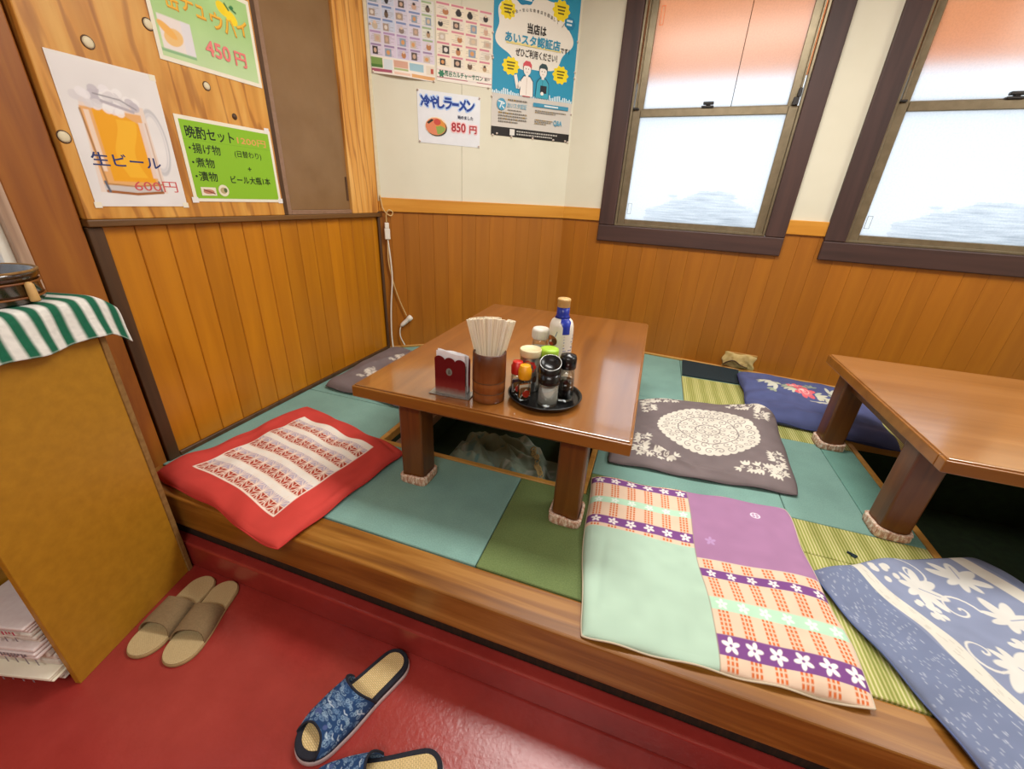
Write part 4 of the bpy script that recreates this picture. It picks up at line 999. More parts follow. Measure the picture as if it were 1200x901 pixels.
cushion('floor_cushion', 'grey floor cushion with white oval medallion, one back corner on the navy cushion', q, grey_paint(), 0.036, 0.0, 3, seamcol='5c5053', zc=(0,0.0,0.022,0),
        creases=((0.0,0.42,0.40,0.10,0.009,0.02),(0.05,0.32,0.5,0.04,0.009,0.018),(0.0,0.25,0.35,0.03,0.007,0.018),(0.35,0.10,0.75,0.03,0.008,0.02),(0.84,0.96,0.99,0.80,0.022,0.035),(0.72,0.62,0.93,0.74,0.007,0.03),(0.0,0.55,0.2,0.40,0.006,0.02)))
q = [(-1.350,1.372),(-0.840,1.330),(-0.848,1.900),(-1.362,1.930)]
p = Paint(120, 120, 0.60, 0.60, '766a6a')
for (x, y) in ((0.17, 0.17), (0.20, 0.42)):
    for k in range(30):
        rr = random.Random(k); p.spiral(x+rr.uniform(-0.05, 0.05), y+rr.uniform(-0.05, 0.06), 0.015, 0.0045, 'd9d2c4', 1.2, rr.uniform(0, 6))
p.mottle(0.08, 7)
cushion('floor_cushion', 'grey floor cushion half hidden behind the table by the left wall', q, p, 0.046, 0.0, 12, seamcol='5c5053', creases=((0.1,0.2,0.3,0.9,0.006,0.04),))
# navy with roses
q = [(0.520,1.880),(1.060,1.800),(1.120,2.375),(0.552,2.425)]
p = Paint(NN, NN, 0.58, 0.56, '525a86')
cx, cy = 0.285, 0.335
for k in range(26):
    rr = random.Random(k+40); a = rr.uniform(0, 6.28); d = rr.uniform(0.02, 0.17)
    x, y = cx+d*math.cos(a)*1.25, cy+d*math.sin(a)*0.45-0.18*d*math.cos(a)
    p.leaf(x, y, 0.034, ['b9bea8', 'a0ab94', 'c9c8b2', '8f9c8c'][k % 4], a, 3)
for (x, y, r) in ((cx-0.04, cy+0.055, 0.032), (cx-0.01, cy-0.005, 0.040), (cx+0.155, cy-0.075, 0.034)):
    p.flower(x, y, r*1.25, 'd9626a', 6, 0.4); p.ell(x, y, r*0.8, r*0.7, 'd5727a'); p.spiral(x, y, r*0.7, 0.004, 'eab0ac', 1.6); p.ell(x-r*0.3, y+r*0.3, r*0.25, r*0.2, 'efc8c0')
for (x, y, a) in ((cx-0.15, cy+0.06, 2.9), (cx-0.13, cy+0.02, 3.3), (cx+0.12, cy+0.06, 0.8), (cx+0.10, cy-0.05, -0.9), (cx+0.03, cy-0.07, -1.2)): p.leaf(x, y, 0.05, 'c9cabb', a, 4)
p.mottle(0.10, 9)
cushion('floor_cushion', 'navy floor cushion embroidered with pink roses by the back wall', q, p, 0.062, 0.0, 21, seamcol='333b70', creases=((0.02,0.55,0.35,0.50,-0.006,0.05),(0.1,0.1,0.9,0.12,0.006,0.05)))
# blue grapes
q = [(0.515,0.985),(0.735,0.455),(1.215,0.690),(0.965,1.205)]
p = Paint(NN+20, NN+20, 0.58, 0.60, '8790aa')   # x along the left edge towards the room, y across
rr = random.Random(3)
def across(v0, v1, col): p.rect(0, 0.58, v0, v1, col)
across(0, 0.135, '75809c')
for i in range(420):
    x, y = rr.uniform(0, 0.58), rr.uniform(0.004, 0.13); p.rect(x, x+0.005, y, y+0.0016, 'c4cad6', 0.75)
wv = 0.006*np.sin(p.X*26); p.sd(np.abs(p.Y-0.158+wv)-0.020, 'dad6ca')
for i in range(60):
    x = rr.uniform(0, 0.58); y = 0.158+rr.uniform(-0.014, 0.014); p.rect(x, x+0.010, y, y+0.0014, 'a8a698', 0.7)
p.sd(np.abs(p.Y-0.51+wv)-0.020, 'dad6ca'); across(0.535, 0.60, '75809c')
WH = 'd8d6cf'
for (x, y, r) in ((0.10,0.27,1.0),(0.20,0.40,1.6),(0.30,0.25,0.4),(0.36,0.40,2.2),(0.47,0.27,1.2),(0.52,0.42,0.3),(0.08,0.42,2.6)):
    p.leaf(x, y, 0.062, WH, r, 5); p.leaf(x, y, 0.045, WH, r+3.14, 3); p.line([(x, y), (x+0.05*math.cos(r), y+0.05*math.sin(r))], 0.002, '6b7aa8')
for (x, y) in ((0.04,0.215),(0.15,0.235),(0.27,0.33),(0.40,0.31),(0.24,0.46),(0.44,0.46)):
    for i in range(12):
        p.ell(x+rr.uniform(-0.026, 0.026), y+rr.uniform(-0.022, 0.022), 0.0085, 0.0085, WH)
for (x, y, s) in ((0.055,0.30,1),(0.16,0.32,-1),(0.26,0.21,1),(0.33,0.47,-1),(0.42,0.22,1),(0.49,0.35,-1)): p.spiral(x, y, 0.045, 0.005, WH, 1.3, x*20, s)
p.mottle(0.06, 13)
cushion('floor_cushion', 'blue floor cushion with white grape vine print at the right platform edge', q, p, 0.050, 0.0, 31, seamcol='56648f', creases=((0.2,0.1,0.5,0.4,0.005,0.05),(0.1,0.9,0.7,0.95,0.006,0.06)))
# dark felt mat and the cloth stuck behind the navy cushion
o = obj('felt_mat', MB().prism([(0.258,2.292),(0.545,2.292),(0.575,by(0.575)-0.016),(0.268,by(0.268)-0.016)], 0.0005, 0.009), M['navymat'], None, 0.002, 1)
tag(o, 'dark navy felt mat on the floor against the back wall', 'mat')
a = FB[1]
t = thing('draught_patch', 'crumpled tan cloth patch stuck on the back wall behind the navy cushion', 'cloth patch', at(FB, 1.145, -0.002, 0.0), a)
def crumple(nu, nv, fn):
    u = np.linspace(0, 1, nu); v = np.linspace(0, 1, nv); U, V = np.meshgrid(u, v); return fn(U, V)
P = crumple(40, 30, lambda U, V: np.stack([-0.085+0.165*U+0.006*np.sin(9*V), -0.004-0.016*np.sin(math.pi*U)**0.5*np.sin(math.pi*V)**0.5-0.005*np.sin(13*U+4*V)*np.sin(math.pi*V), 0.014+0.088*V+0.004*np.sin(11*U)], -1))
obj_ = link('cloth', grid_mesh('cloth', P, None), M['cloth_tan'], t)
P = crumple(40, 14, lambda U, V: np.stack([-0.08+0.125*U, -0.020-0.004*np.sin(9*U), 0.030+0.030*np.sin(math.pi*np.clip(U*1.5,0,1))+0.022*V+0.002*np.sin(14*U)], -1))
link('fold', grid_mesh('fold', P, None), M['cloth_tan'], t)
obj('fold_line', MB().tube(smooth_path([(-0.08,-0.024,0.03),(-0.045,-0.027,0.058),(-0.02,-0.027,0.060),(0.01,-0.026,0.042),(0.05,-0.022,0.030)],6), 0.003, 6), M['darktrim'], t)
obj('patch_frame', MB().bx(-0.06,0.085,-0.007,-0.001,0.096,0.106), M['pittrim'], t, 0.002, 1)
o = obj('scrap', MB().bx(-0.012,0.012,-0.004,0.004,0,0.004).bx(-0.002,0.010,-0.009,-0.003,0,0.003), M['navymat'], None, 0.001, 1, loc=(0.66,1.105,0.0005), rotz=-0.5)
tag(o, 'tiny dark scrap lying on the striped straw mat', 'scrap')

# cloth heaped in the pit under the laid table
rng = np.random.RandomState(5)
nu, nv = 150, 110; u = np.linspace(0, 1, nu); v = np.linspace(0, 1, nv); U, V = np.meshgrid(u, v)
x = -0.72+0.58*U; y = 1.104+0.42*V
Z = -0.085-0.02*V
for k in range(22):
    f = rng.uniform(5, 20); a = rng.uniform(0.6, 1.3); ph = rng.uniform(0, 6.28)
    w_ = np.sin(f*(U*math.cos(a)+V*math.sin(a))*1.5+ph+1.6*np.sin(3*U+ph)+0.8*np.sin(5*V-ph)); Z += 0.075*(1-2*np.abs(w_))/f
Z -= 0.16*np.clip((U+0.25*V-0.85)/0.2, 0, 1)**1.5 + 0.15*np.clip((0.16-U)/0.16, 0, 1)**1.5
Z = np.where(Z > -0.03, -0.03+(Z+0.03)*0.35, Z); Z = np.clip(Z, ZF+0.02, -0.004)
p = Paint(nu, nv, 0.66, 0.44, '7a8674'); rr = random.Random(6)
for k in range(60):
    p.ell(rr.uniform(0, 0.66), rr.uniform(0, 0.44), rr.uniform(0.01, 0.03), rr.uniform(0.006, 0.016), rr.choice(['94988a', '64807a', '6f6e54', 'a09c88', '58756f']), rr.uniform(0, 3))
o = link('pit_quilt', grid_mesh('pit_quilt', np.stack([x, y, Z], -1), p.C), M['fabric'])
tag(o, 'crumpled pale green floral quilt heaped in the pit under the laid table', 'quilt')
mb = MB()
for k in range(44):
    s = k/43; i = int((0.62+0.26*s)*(nu-1)); j = int((0.85-0.83*s)*(nv-1))
    c = Vector((x[j, i]+0.01, y[j, i], Z[j, i]+0.010))
    mb.tube([c+Vector((0.009*math.cos(q*math.pi/5), 0.006*math.sin(q*math.pi/5), 0.007*math.sin(q*math.pi/5+0.7))) for q in range(10)], 0.0018, 5, True)
obj('lace_edge', mb, M['cloth_tan'], o)
obj('foot_bar', MB().bx(-0.842,-0.80,1.10,1.90,-0.09,-0.05), M['panelframe'], plat, 0.003)
obj('foot_bar', MB().bx(-0.80,-0.095,1.855,1.90,-0.09,-0.03), M['panelframe'], plat, 0.003)
# grey quilt at the near side of the right-hand pit
nu, nv = 90, 40; U, V = np.meshgrid(np.linspace(0, 1, nu), np.linspace(0, 1, nv))
Z = -0.06-0.12*V+0.012*np.sin(17*U+3*V)+0.008*np.sin(31*U-5*V)
o = link('pit_quilt', grid_mesh('pit_quilt', np.stack([0.91+0.70*U, 1.095+0.12*V, Z], -1), None), plain('grey_quilt', '4a453c', '5c564a', 0.95, 40, 0.4))
tag(o, 'dark grey quilt inside the pit under the bare table', 'quilt')

# ------------------------------------------------------------------ things on the laid table
ZT = 0.3376
# napkin dispenser
t = thing('napkin_dispenser', 'red and steel napkin dispenser with scalloped top beside the bamboo cup', 'dispenser', (-0.474, 0.938, ZT), rad(2))
obj('base_plate', MB().bx(-0.062,0.060,-0.022,0.030,0.0,0.003), M['steel'], t, 0.001, 1)
def scallop(y, nm, mat):
    top = []; n = 36
    for i in range(n+1):
        s = i/n; z = 0.107+0.009*abs(math.sin(s*3*math.pi))**0.6-0.006*s
        top.append((-0.045+0.09*s, z))
    poly = [(-0.045,0.003)]+[(0.045,0.003)]+[top[k] for k in range(n, -1, -1)]
    vs = [(a, y-0.0008, b) for a, b in poly]+[(a, y+0.0008, b) for a, b in poly]; m = len(poly)
    return obj(nm, MB().add(vs, [tuple(range(m)), tuple(range(2*m-1, m-1, -1))]+[(i, m+i, m+(i+1) % m, (i+1) % m) for i in range(m)]), mat, t)
scallop(-0.012, 'front_plate', M['redsteel']); scallop(0.024, 'back_plate', M['redsteel'])
obj('spring_plate', MB().bx(-0.043,0.043,0.0,0.0012,0.003,0.09).bx(0.0425,0.0445,-0.011,0.0,0.003,0.032), M['steel'], t)
pr = Print(0.02, 0.024, 0.0); pr.ell(0.5,0.5,0.45,0.45,'7d8078'); pr.poly([(0.3,0.2),(0.75,0.25),(0.6,0.8),(0.4,0.7)],'5b5a52')
e = pr.build('emblem', t); e.location = (-0.012, -0.0135, 0.060)
for k in range(6):
    mb = MB(); y = -0.009+0.0052*k; w = 0.042-0.001*(k % 3); zt = 0.128+0.004*(k % 2)-0.002*k; n = 12
    vs = []; 
    for i in range(n+1):
        s = i/n; dz = 0.002*math.sin(7*s+k); vs += [(-w+2*w*s, y+0.001*math.sin(5*s+k), 0.006), (-w+2*w*s+0.002*k*0.3, y+0.0014*math.sin(5*s+k)+0.002, zt+dz-0.006*s), (-w+2*w*s, y+0.0042, zt+dz-0.002-0.006*s), (-w+2*w*s, y+0.0044, 0.006)]
    fs = [(4*i+j, 4*i+4+j, 4*i+5+j, 4*i+1+j) for i in range(n) for j in range(3)]
    o = obj('paper_napkin', mb.add(vs, fs), M['napkin'], None, loc=(-0.474, 0.938, ZT+0.0), rotz=rad(2))
    tag(o, ['frontmost white paper napkin, against the red front plate of the dispenser','second white paper napkin from the front of the dispenser','third white paper napkin from the front of the dispenser','fourth white paper napkin from the front of the dispenser','fifth white paper napkin from the front of the dispenser','rearmost white paper napkin in the dispenser'][k], 'napkin', 'paper napkins in the dispenser')

# bamboo cup and chopsticks
CX, CY = -0.371, 0.957
t = thing('chopstick_cup', 'dark bamboo cup holding disposable chopsticks', 'cup', (CX, CY, ZT))
prof = [(0.040,0.0),(0.0445,0.003),(0.0445,0.026),(0.0432,0.029),(0.0455,0.032),(0.0452,0.056),(0.0435,0.060),(0.0458,0.064),(0.0455,0.110),(0.0450,0.138),(0.0425,0.140),(0.0395,0.138),(0.039,0.012),(0,0.012)]
obj('cup_body', MB().lathe(prof, 36), M['bamboo_cup'], t)
obj('groove', MB().tube([(0.0445*math.cos(k*math.pi/18), 0.0445*math.sin(k*math.pi/18), 0.029) for k in range(36)], 0.0011, 6, True), M['darktrim'], t)
obj('groove', MB().tube([(0.0448*math.cos(k*math.pi/18), 0.0448*math.sin(k*math.pi/18), 0.0605) for k in range(36)], 0.0011, 6, True), M['darktrim'], t)
def chop_mesh():
    L = 0.205; w0, w1, h0, h1 = 0.0055, 0.0026, 0.0025, 0.0016; vs = []; g = 0.0006
    mb = MB()
    for s in (-1, 1):
        a = 0.0 if s > 0 else -w0; b = a+w0
        a1 = 0.0 if s > 0 else -w1; b1 = a1+w1
        if s > 0: a += g/2; a1 += g/2
        else: b -= g/2; b1 -= g/2
        mb.add([(a1,-h1,0),(b1,-h1,0),(b1,h1,0),(a1,h1,0),(a,-h0,L),(b,-h0,L),(b,h0,L),(a,h0,L)], [(3,2,1,0),(4,5,6,7),(0,1,5,4),(1,2,6,5),(2,3,7,6),(3,0,4,7)])
    return mb.mesh('chopsticks')
cm = chop_mesh(); cm.materials.append(M['chop'])
specs = [(-0.050+0.0115*k, 0.010+0.002*(k % 2)) for k in range(8)]                       # front row
specs += [(-0.036+0.0115*k, 0.040) for k in range(6)]                                    # back row
specs += [(0.041+0.004*k, (0.006, 0.018, 0.030)[k % 3]) for k in range(6)]               # right-hand bunch
specs += [(-0.061, 0.020), (-0.050, 0.024), (-0.059, 0.034), (-0.047, 0.037)]            # left-hand bunch
specs += [(-0.012, 0.026), (0.000, 0.026), (0.013, 0.026)]                               # middle
for i, (tx, ty) in enumerate(specs):
    o = bpy.data.objects.new('chopsticks', cm); COL.objects.link(o)
    c, s = CY/math.hypot(CX, CY), -CX/math.hypot(CX, CY)
    tx += 0.003; bx_, by_ = 0.16*tx, 0.16*(ty-0.015); b = Vector((bx_*c-by_*s, bx_*s+by_*c, 0.020)); tp = Vector((tx*c-ty*s, tx*s+ty*c, 0.218+0.014*((i*7) % 5)/5+(0.012 if 8 <= i < 14 else 0)))
    d = (tp-b).normalized(); xa = Vector((c, s, 0)); xa = (xa-d*xa.dot(d)).normalized(); ya = d.cross(xa)
    tw = 0.25*math.sin(i*2.3)+(0.5 if 14 <= i < 20 else 0); x2 = xa*math.cos(tw)+ya*math.sin(tw); y2 = d.cross(x2)
    o.matrix_world = Matrix(((x2.x,y2.x,d.x,b.x+CX),(x2.y,y2.y,d.y,b.y+CY),(x2.z,y2.z,d.z,b.z+ZT),(0,0,0,1)))
    row, k0 = ('front row', 0) if i < 8 else ('back row', 8) if i < 14 else ('right-hand bunch', 14) if i < 20 else ('left-hand bunch', 20) if i < 24 else ('middle', 24)
    nth = ('leftmost', 'second from left', 'third from left', 'fourth from left', 'fifth from left', 'sixth from left', 'seventh from left', 'eighth from left')[i-k0]
    tag(o, 'pale disposable chopsticks, '+nth+' in the '+row+' of the bamboo cup', 'chopsticks', 'disposable chopsticks in the bamboo cup')

# round tray
t = thing('round_tray', 'round black tray under the seasoning bottles', 'tray', (-0.226, 1.022, ZT))
obj('tray_body', MB().lathe([(0.088,0.0),(0.094,0.004),(0.102,0.014),(0.1045,0.0175),(0.102,0.0185),(0.098,0.015),(0.0955,0.0075),(0.093,0.006),(0,0.006)], 56), M['black'], t)
ZR = ZT+0.0062
def jar(name, label, cat, x, y, z=ZR, rz=0.0): return thing(name, label, cat, (x, y, z), rz)
def wrap(r, z0, z1, a0, a1, n=16, rr=None):
    mb = MB(); vs = []
    for i in range(n+1):
        a = a0+(a1-a0)*i/n; vs += [(r*math.cos(a), r*math.sin(a), z0), ((rr or r)*math.cos(a), (rr or r)*math.sin(a), z1)]
    return mb.add(vs, [(2*i, 2*i+2, 2*i+3, 2*i+1) for i in range(n)], True)
def on_cyl(pr, r, nm, parent, mid=-math.pi/2):
    """bend a flat print round a cylinder of radius r, centred on angle mid"""
    pr.v = [((r-y)*math.cos(mid+(x-pr.w/2)/r), (r-y)*math.sin(mid+(x-pr.w/2)/r), z) for (x, y, z) in pr.v]
    return pr.build(nm, parent)
VA = rad(-78)      # angle from the tray towards the camera
# salt shaker
t = jar('salt_shaker', 'glass salt shaker with slanted black cap at the front of the tray', 'shaker', -0.209, 0.985)
obj('glass_body', MB().lathe([(0.0,0.0),(0.0265,0.0),(0.0285,0.003),(0.0282,0.060),(0.0262,0.070),(0.0250,0.070),(0.0265,0.060),(0.0262,0.006),(0,0.006)], 32), M['glass'], t)
mb = MB(); n = 28; vs = [(0,0,0.0065)]; 
for (r, z) in ((0.0258,0.0065),(0.0258,0.046)): vs += [(r*math.cos(2*math.pi*k/n), r*math.sin(2*math.pi*k/n), z+(0.008*math.sin(2*math.pi*k/n+1) if z > 0.01 else 0)) for k in range(n)]
vs.append((0,0,0.049))
fs = [(0,1+(k+1) % n,1+k) for k in range(n)]+[(1+k,1+(k+1) % n,1+n+(k+1) % n,1+n+k) for k in range(n)]+[(1+n+k,1+n+(k+1) % n,2*n+1) for k in range(n)]
obj('salt', mb.add(vs, fs), M['salt'], t)
tl = Matrix.Rotation(rad(28), 3, Vector((-math.sin(VA), math.cos(VA), 0)))
cap = MB(); prof = [(0.0288,0.062),(0.0292,0.064),(0.0292,0.092)]
cap.lathe(prof, 32); n = 32
base = len(cap.v)-n
vs = []; 
for (r, h) in ((0.0292,0.118),(0.0265,0.1185),(0.0255,0.105),(0.0,0.104)):
    vs += [(r*math.cos(2*math.pi*k/n), r*math.sin(2*math.pi*k/n), h-0.42*r*math.cos(2*math.pi*k/n-VA)) for k in range(n)]
low = [(0.0292*math.cos(2*math.pi*k/n), 0.0292*math.sin(2*math.pi*k/n), 0.092) for k in range(n)]
fs = [(j*n+k, j*n+(k+1) % n, (j+1)*n+(k+1) % n, (j+1)*n+k) for j in range(4) for k in range(n)]
cap.add(low+vs, fs, True); obj('cap', cap, M['black'], t)
obj('cap_rim', MB().tube([(0.028*math.cos(2*math.pi*k/n), 0.028*math.sin(2*math.pi*k/n), 0.1185-0.42*0.028*math.cos(2*math.pi*k/n-VA)) for k in range(n)], 0.0010, 6, True), M['steel'], t)
# soy sauce
t = jar('soy_sauce_bottle', 'small glass soy sauce bottle with black cap at the right of the tray', 'bottle', -0.172, 1.032)
obj('glass_body', MB().lathe([(0.0,0.0),(0.0225,0.0),(0.0245,0.003),(0.0225,0.060),(0.0195,0.100),(0.0182,0.100),(0.021,0.060),(0.022,0.006),(0,0.006)], 28), M['glass'], t)
obj('soy_sauce', MB().lathe([(0.0,0.0065),(0.0218,0.0065),(0.0207,0.058),(0.0,0.058)], 28), M['soy'], t)
obj('cap', MB().lathe([(0.0225,0.094),(0.0235,0.096),(0.0232,0.122),(0.0205,0.130),(0.010,0.131),(0.008,0.134),(0,0.134)], 28), M['black'], t)
obj('spout_dot', MB().lathe([(0.0028,0),(0.0028,0.0016),(0,0.002)], 10, tilt=Matrix.Rotation(rad(90),3,'X')), M['steel'], t, loc=(0.0232*math.cos(VA),0.0232*math.sin(VA),0.110))
# spice bottles
def spice(label, x, y, r, hb, ht, capm, cols):
    t = jar('spice_bottle', label, 'bottle', x, y); t['group'] = 'small spice bottles on the tray'
    obj('glass_body', MB().lathe([(0.0,0.0),(r*0.93,0.0),(r,0.003),(r,hb-0.014),(r*0.78,hb),(r*0.70,hb),(r*0.9,hb-0.016),(r*0.9,0.005),(0,0.005)], 24), M['glass'], t)
    obj('spice', MB().lathe([(0,0.0055),(r*0.88,0.0055),(r*0.88,hb*0.55),(0,hb*0.58)], 22), M['spice'], t)
    n = 24; pf = []
    obj('cap', MB().lathe([(r*1.0,hb-0.004),(r*1.03,hb-0.002),(r*1.03,ht-0.012),(r*0.86,ht-0.009),(r*0.82,ht-0.001),(r*0.75,ht),(0,ht)], n), capm, t)
    pr = Print(r*2.4, hb*0.62, -0.0003)
    pr.rect(0,0,1,1,cols[0]); pr.rect(0.0,0.62,1,0.92,cols[1]); pr.ell(0.5,0.35,0.26,0.26,cols[2]); pr.line([(0.2,0.2),(0.45,0.7),(0.8,0.3)],0.002,cols[3]); pr.rect(0.1,0.05,0.9,0.12,cols[3])
    o = on_cyl(pr, r, 'paper_label', t, VA+0.5); o.location = (0, 0, hb*0.12)
spice('spice bottle with a yellow cap and amber body', -0.277, 0.983, 0.0178, 0.066, 0.100, M['yellowcap'], ('c9761e','e8dcc8','b8341c','efe6d6'))
spice('spice bottle with a red cap', -0.3065, 1.008, 0.0172, 0.066, 0.098, M['redcap'], ('b9b4b4','3a2c3c','c83c2c','e8e2da'))
# can with cream lid
t = jar('seasoning_can', 'silver and red seasoning can with a cream lid at the back of the tray', 'can', -0.284, 1.052)
obj('can_body', MB().lathe([(0.0,0.0),(0.0275,0.0),(0.0285,0.002),(0.0285,0.108),(0.0275,0.110),(0,0.110)], 32), M['steel'], t)
pr = Print(0.13, 0.085, -0.0003); pr.rect(0,0,1,1,'a8a090'); pr.rect(0,0.55,1,1,'8c8478'); pr.blob(0.45,0.75,0.16,0.2,'c82c24',7,0.08); pr.rect(0.30,0.10,0.38,0.55,'4a2a1c'); pr.rect(0.50,0.05,0.70,0.5,'ece4d4'); pr.ell(0.78,0.5,0.08,0.25,'5c3018'); pr.ell(0.6,0.3,0.05,0.12,'3a2418')
on_cyl(pr, 0.0286, 'can_label', t, VA+0.2).location = (0,0,0.015)
obj('lid', MB().lathe([(0.0295,0.104),(0.0308,0.106),(0.0308,0.122),(0.0295,0.1245),(0.0280,0.1235),(0.0275,0.1225),(0,0.1225)], 36), M['creamlid'], t)
# lime capped jar
t = jar('seasoning_jar', 'white seasoning jar with a lime green cap behind the salt shaker', 'jar', -0.236, 1.077)
obj('jar_body', MB().lathe([(0.0,0.0),(0.022,0.0),(0.024,0.004),(0.024,0.084),(0.0225,0.098),(0.0,0.098)], 30), M['white_pl'], t)
pr = Print(0.12, 0.06, -0.0003); pr.rect(0,0,1,1,'d8cfbc'); pr.blob(0.3,0.6,0.12,0.3,'6e4a26',6,0.12); pr.blob(0.55,0.45,0.1,0.25,'93683a',6,0.1); pr.rect(0.62,0.1,0.9,0.3,'8a9a4c')
on_cyl(pr, 0.0241, 'jar_label', t, VA-0.3).location = (0,0,0.015)
obj('cap', MB().lathe([(0.0255,0.096),(0.0266,0.098),(0.0270,0.118),(0.0258,0.124),(0.020,0.126),(0,0.126)], 32), M['limecap'], t)
# white-lidded shaker standing behind the tray
t = jar('pepper_shaker', 'glass shaker with a ribbed white cap behind the tray', 'shaker', -0.284, 1.152, ZT)
obj('glass_body', MB().lathe([(0.0,0.0),(0.022,0.0),(0.0235,0.003),(0.0235,0.118),(0.021,0.136),(0.0195,0.136),(0.022,0.118),(0.022,0.005),(0,0.005)], 28), M['glass'], t)
obj('pepper', MB().lathe([(0,0.0055),(0.0212,0.0055),(0.0212,0.098),(0,0.100)], 24), M['salt'], t)
mb = MB(); mb.lathe([(0.0245,0.132),(0.0258,0.135),(0.0258,0.158),(0.0235,0.163),(0.017,0.165),(0,0.165)], 32); obj('cap', mb, M['whitecap'], t)
for k in range(20):
    a = 2*math.pi*k/20; obj('cap_rib', MB().bx(-0.0012,0.0012,-0.0008,0.0010,0.136,0.156), M['whitecap'], t, loc=(0.0258*math.cos(a),0.0258*math.sin(a),0), rotz=a+math.pi/2)
pr = Print(0.07, 0.05, -0.0003); pr.rect(0,0,1,1,'dcd6cc'); pr.rect(0.1,0.6,0.9,0.75,'8a5a50'); pr.rect(0.1,0.3,0.7,0.4,'b08878')
on_cyl(pr, 0.0236, 'paper_label', t, VA).location = (0,0,0.062)
# tall dressing bottle
t = jar('dressing_bottle', 'tall white and blue dressing bottle with tan cap behind the tray', 'bottle', -0.224, 1.158, ZT)
obj('bottle_body', MB().lathe([(0.0,0.0),(0.033,0.0),(0.0355,0.004),(0.0355,0.055),(0.0335,0.075),(0.0330,0.10),(0.0352,0.130),(0.0360,0.160),(0.0352,0.180),(0.0305,0.194),(0.0215,0.203),(0.0175,0.209),(0,0.209)], 40), M['white_pl'], t)
obj('neck_film', MB().lathe([(0.0228,0.2025),(0.0190,0.2085),(0.0182,0.214),(0.0182,0.234),(0.0,0.236)], 36), M['bluelabel'], t)
mb = MB(); vs = []; n = 12; zz = [(0.0364,0.160),(0.0357,0.180),(0.0310,0.1945),(0.0222,0.2035)]
for (r, z) in zz:
    for i in range(n+1):
        a = VA+0.42+(0.62+(0.5 if z > 0.19 else 0))*(i/n-0.5); vs.append((r*math.cos(a), r*math.sin(a), z))
mb.add(vs, [(j*(n+1)+i, j*(n+1)+i+1, (j+1)*(n+1)+i+1, (j+1)*(n+1)+i) for j in range(3) for i in range(n)], True); obj('film_tongue', mb, M['bluelabel'], t)
pr = Print(0.125, 0.080, -0.0004); pr.rect(0,0,1,1,'e6e4e2')
pr.ell(0.30,0.62,0.15,0.20,'8a5a34'); pr.ell(0.24,0.72,0.06,0.09,'c0703c'); pr.ell(0.38,0.60,0.07,0.12,'5a3a24'); pr.ell(0.30,0.52,0.05,0.06,'b84a2c'); pr.line([(0.40,0.8),(0.44,1.0)],0.0018,'3c5c9c'); pr.line([(0.08,0.28),(0.24,0.22),(0.42,0.28)],0.0042,'2f7a58'); pr.line([(0.10,0.16),(0.36,0.14)],0.003,'2f7a58')
for j in range(6): pr.rect(0.60,0.80-0.11*j,0.92-0.03*(j % 3),0.84-0.11*j,'9a9cb4' if j != 3 else 'b8a86c')
pr.ell(0.78,0.12,0.08,0.08,'b4b4bc')
on_cyl(pr, 0.0362, 'paper_label', t, VA-0.10).location = (0,0,0.088)
obj('cap', MB().lathe([(0.0172,0.233),(0.0186,0.235),(0.0186,0.250),(0.0194,0.252),(0.0194,0.256),(0.0175,0.2585),(0,0.2585)], 32), M['tancap'], t)

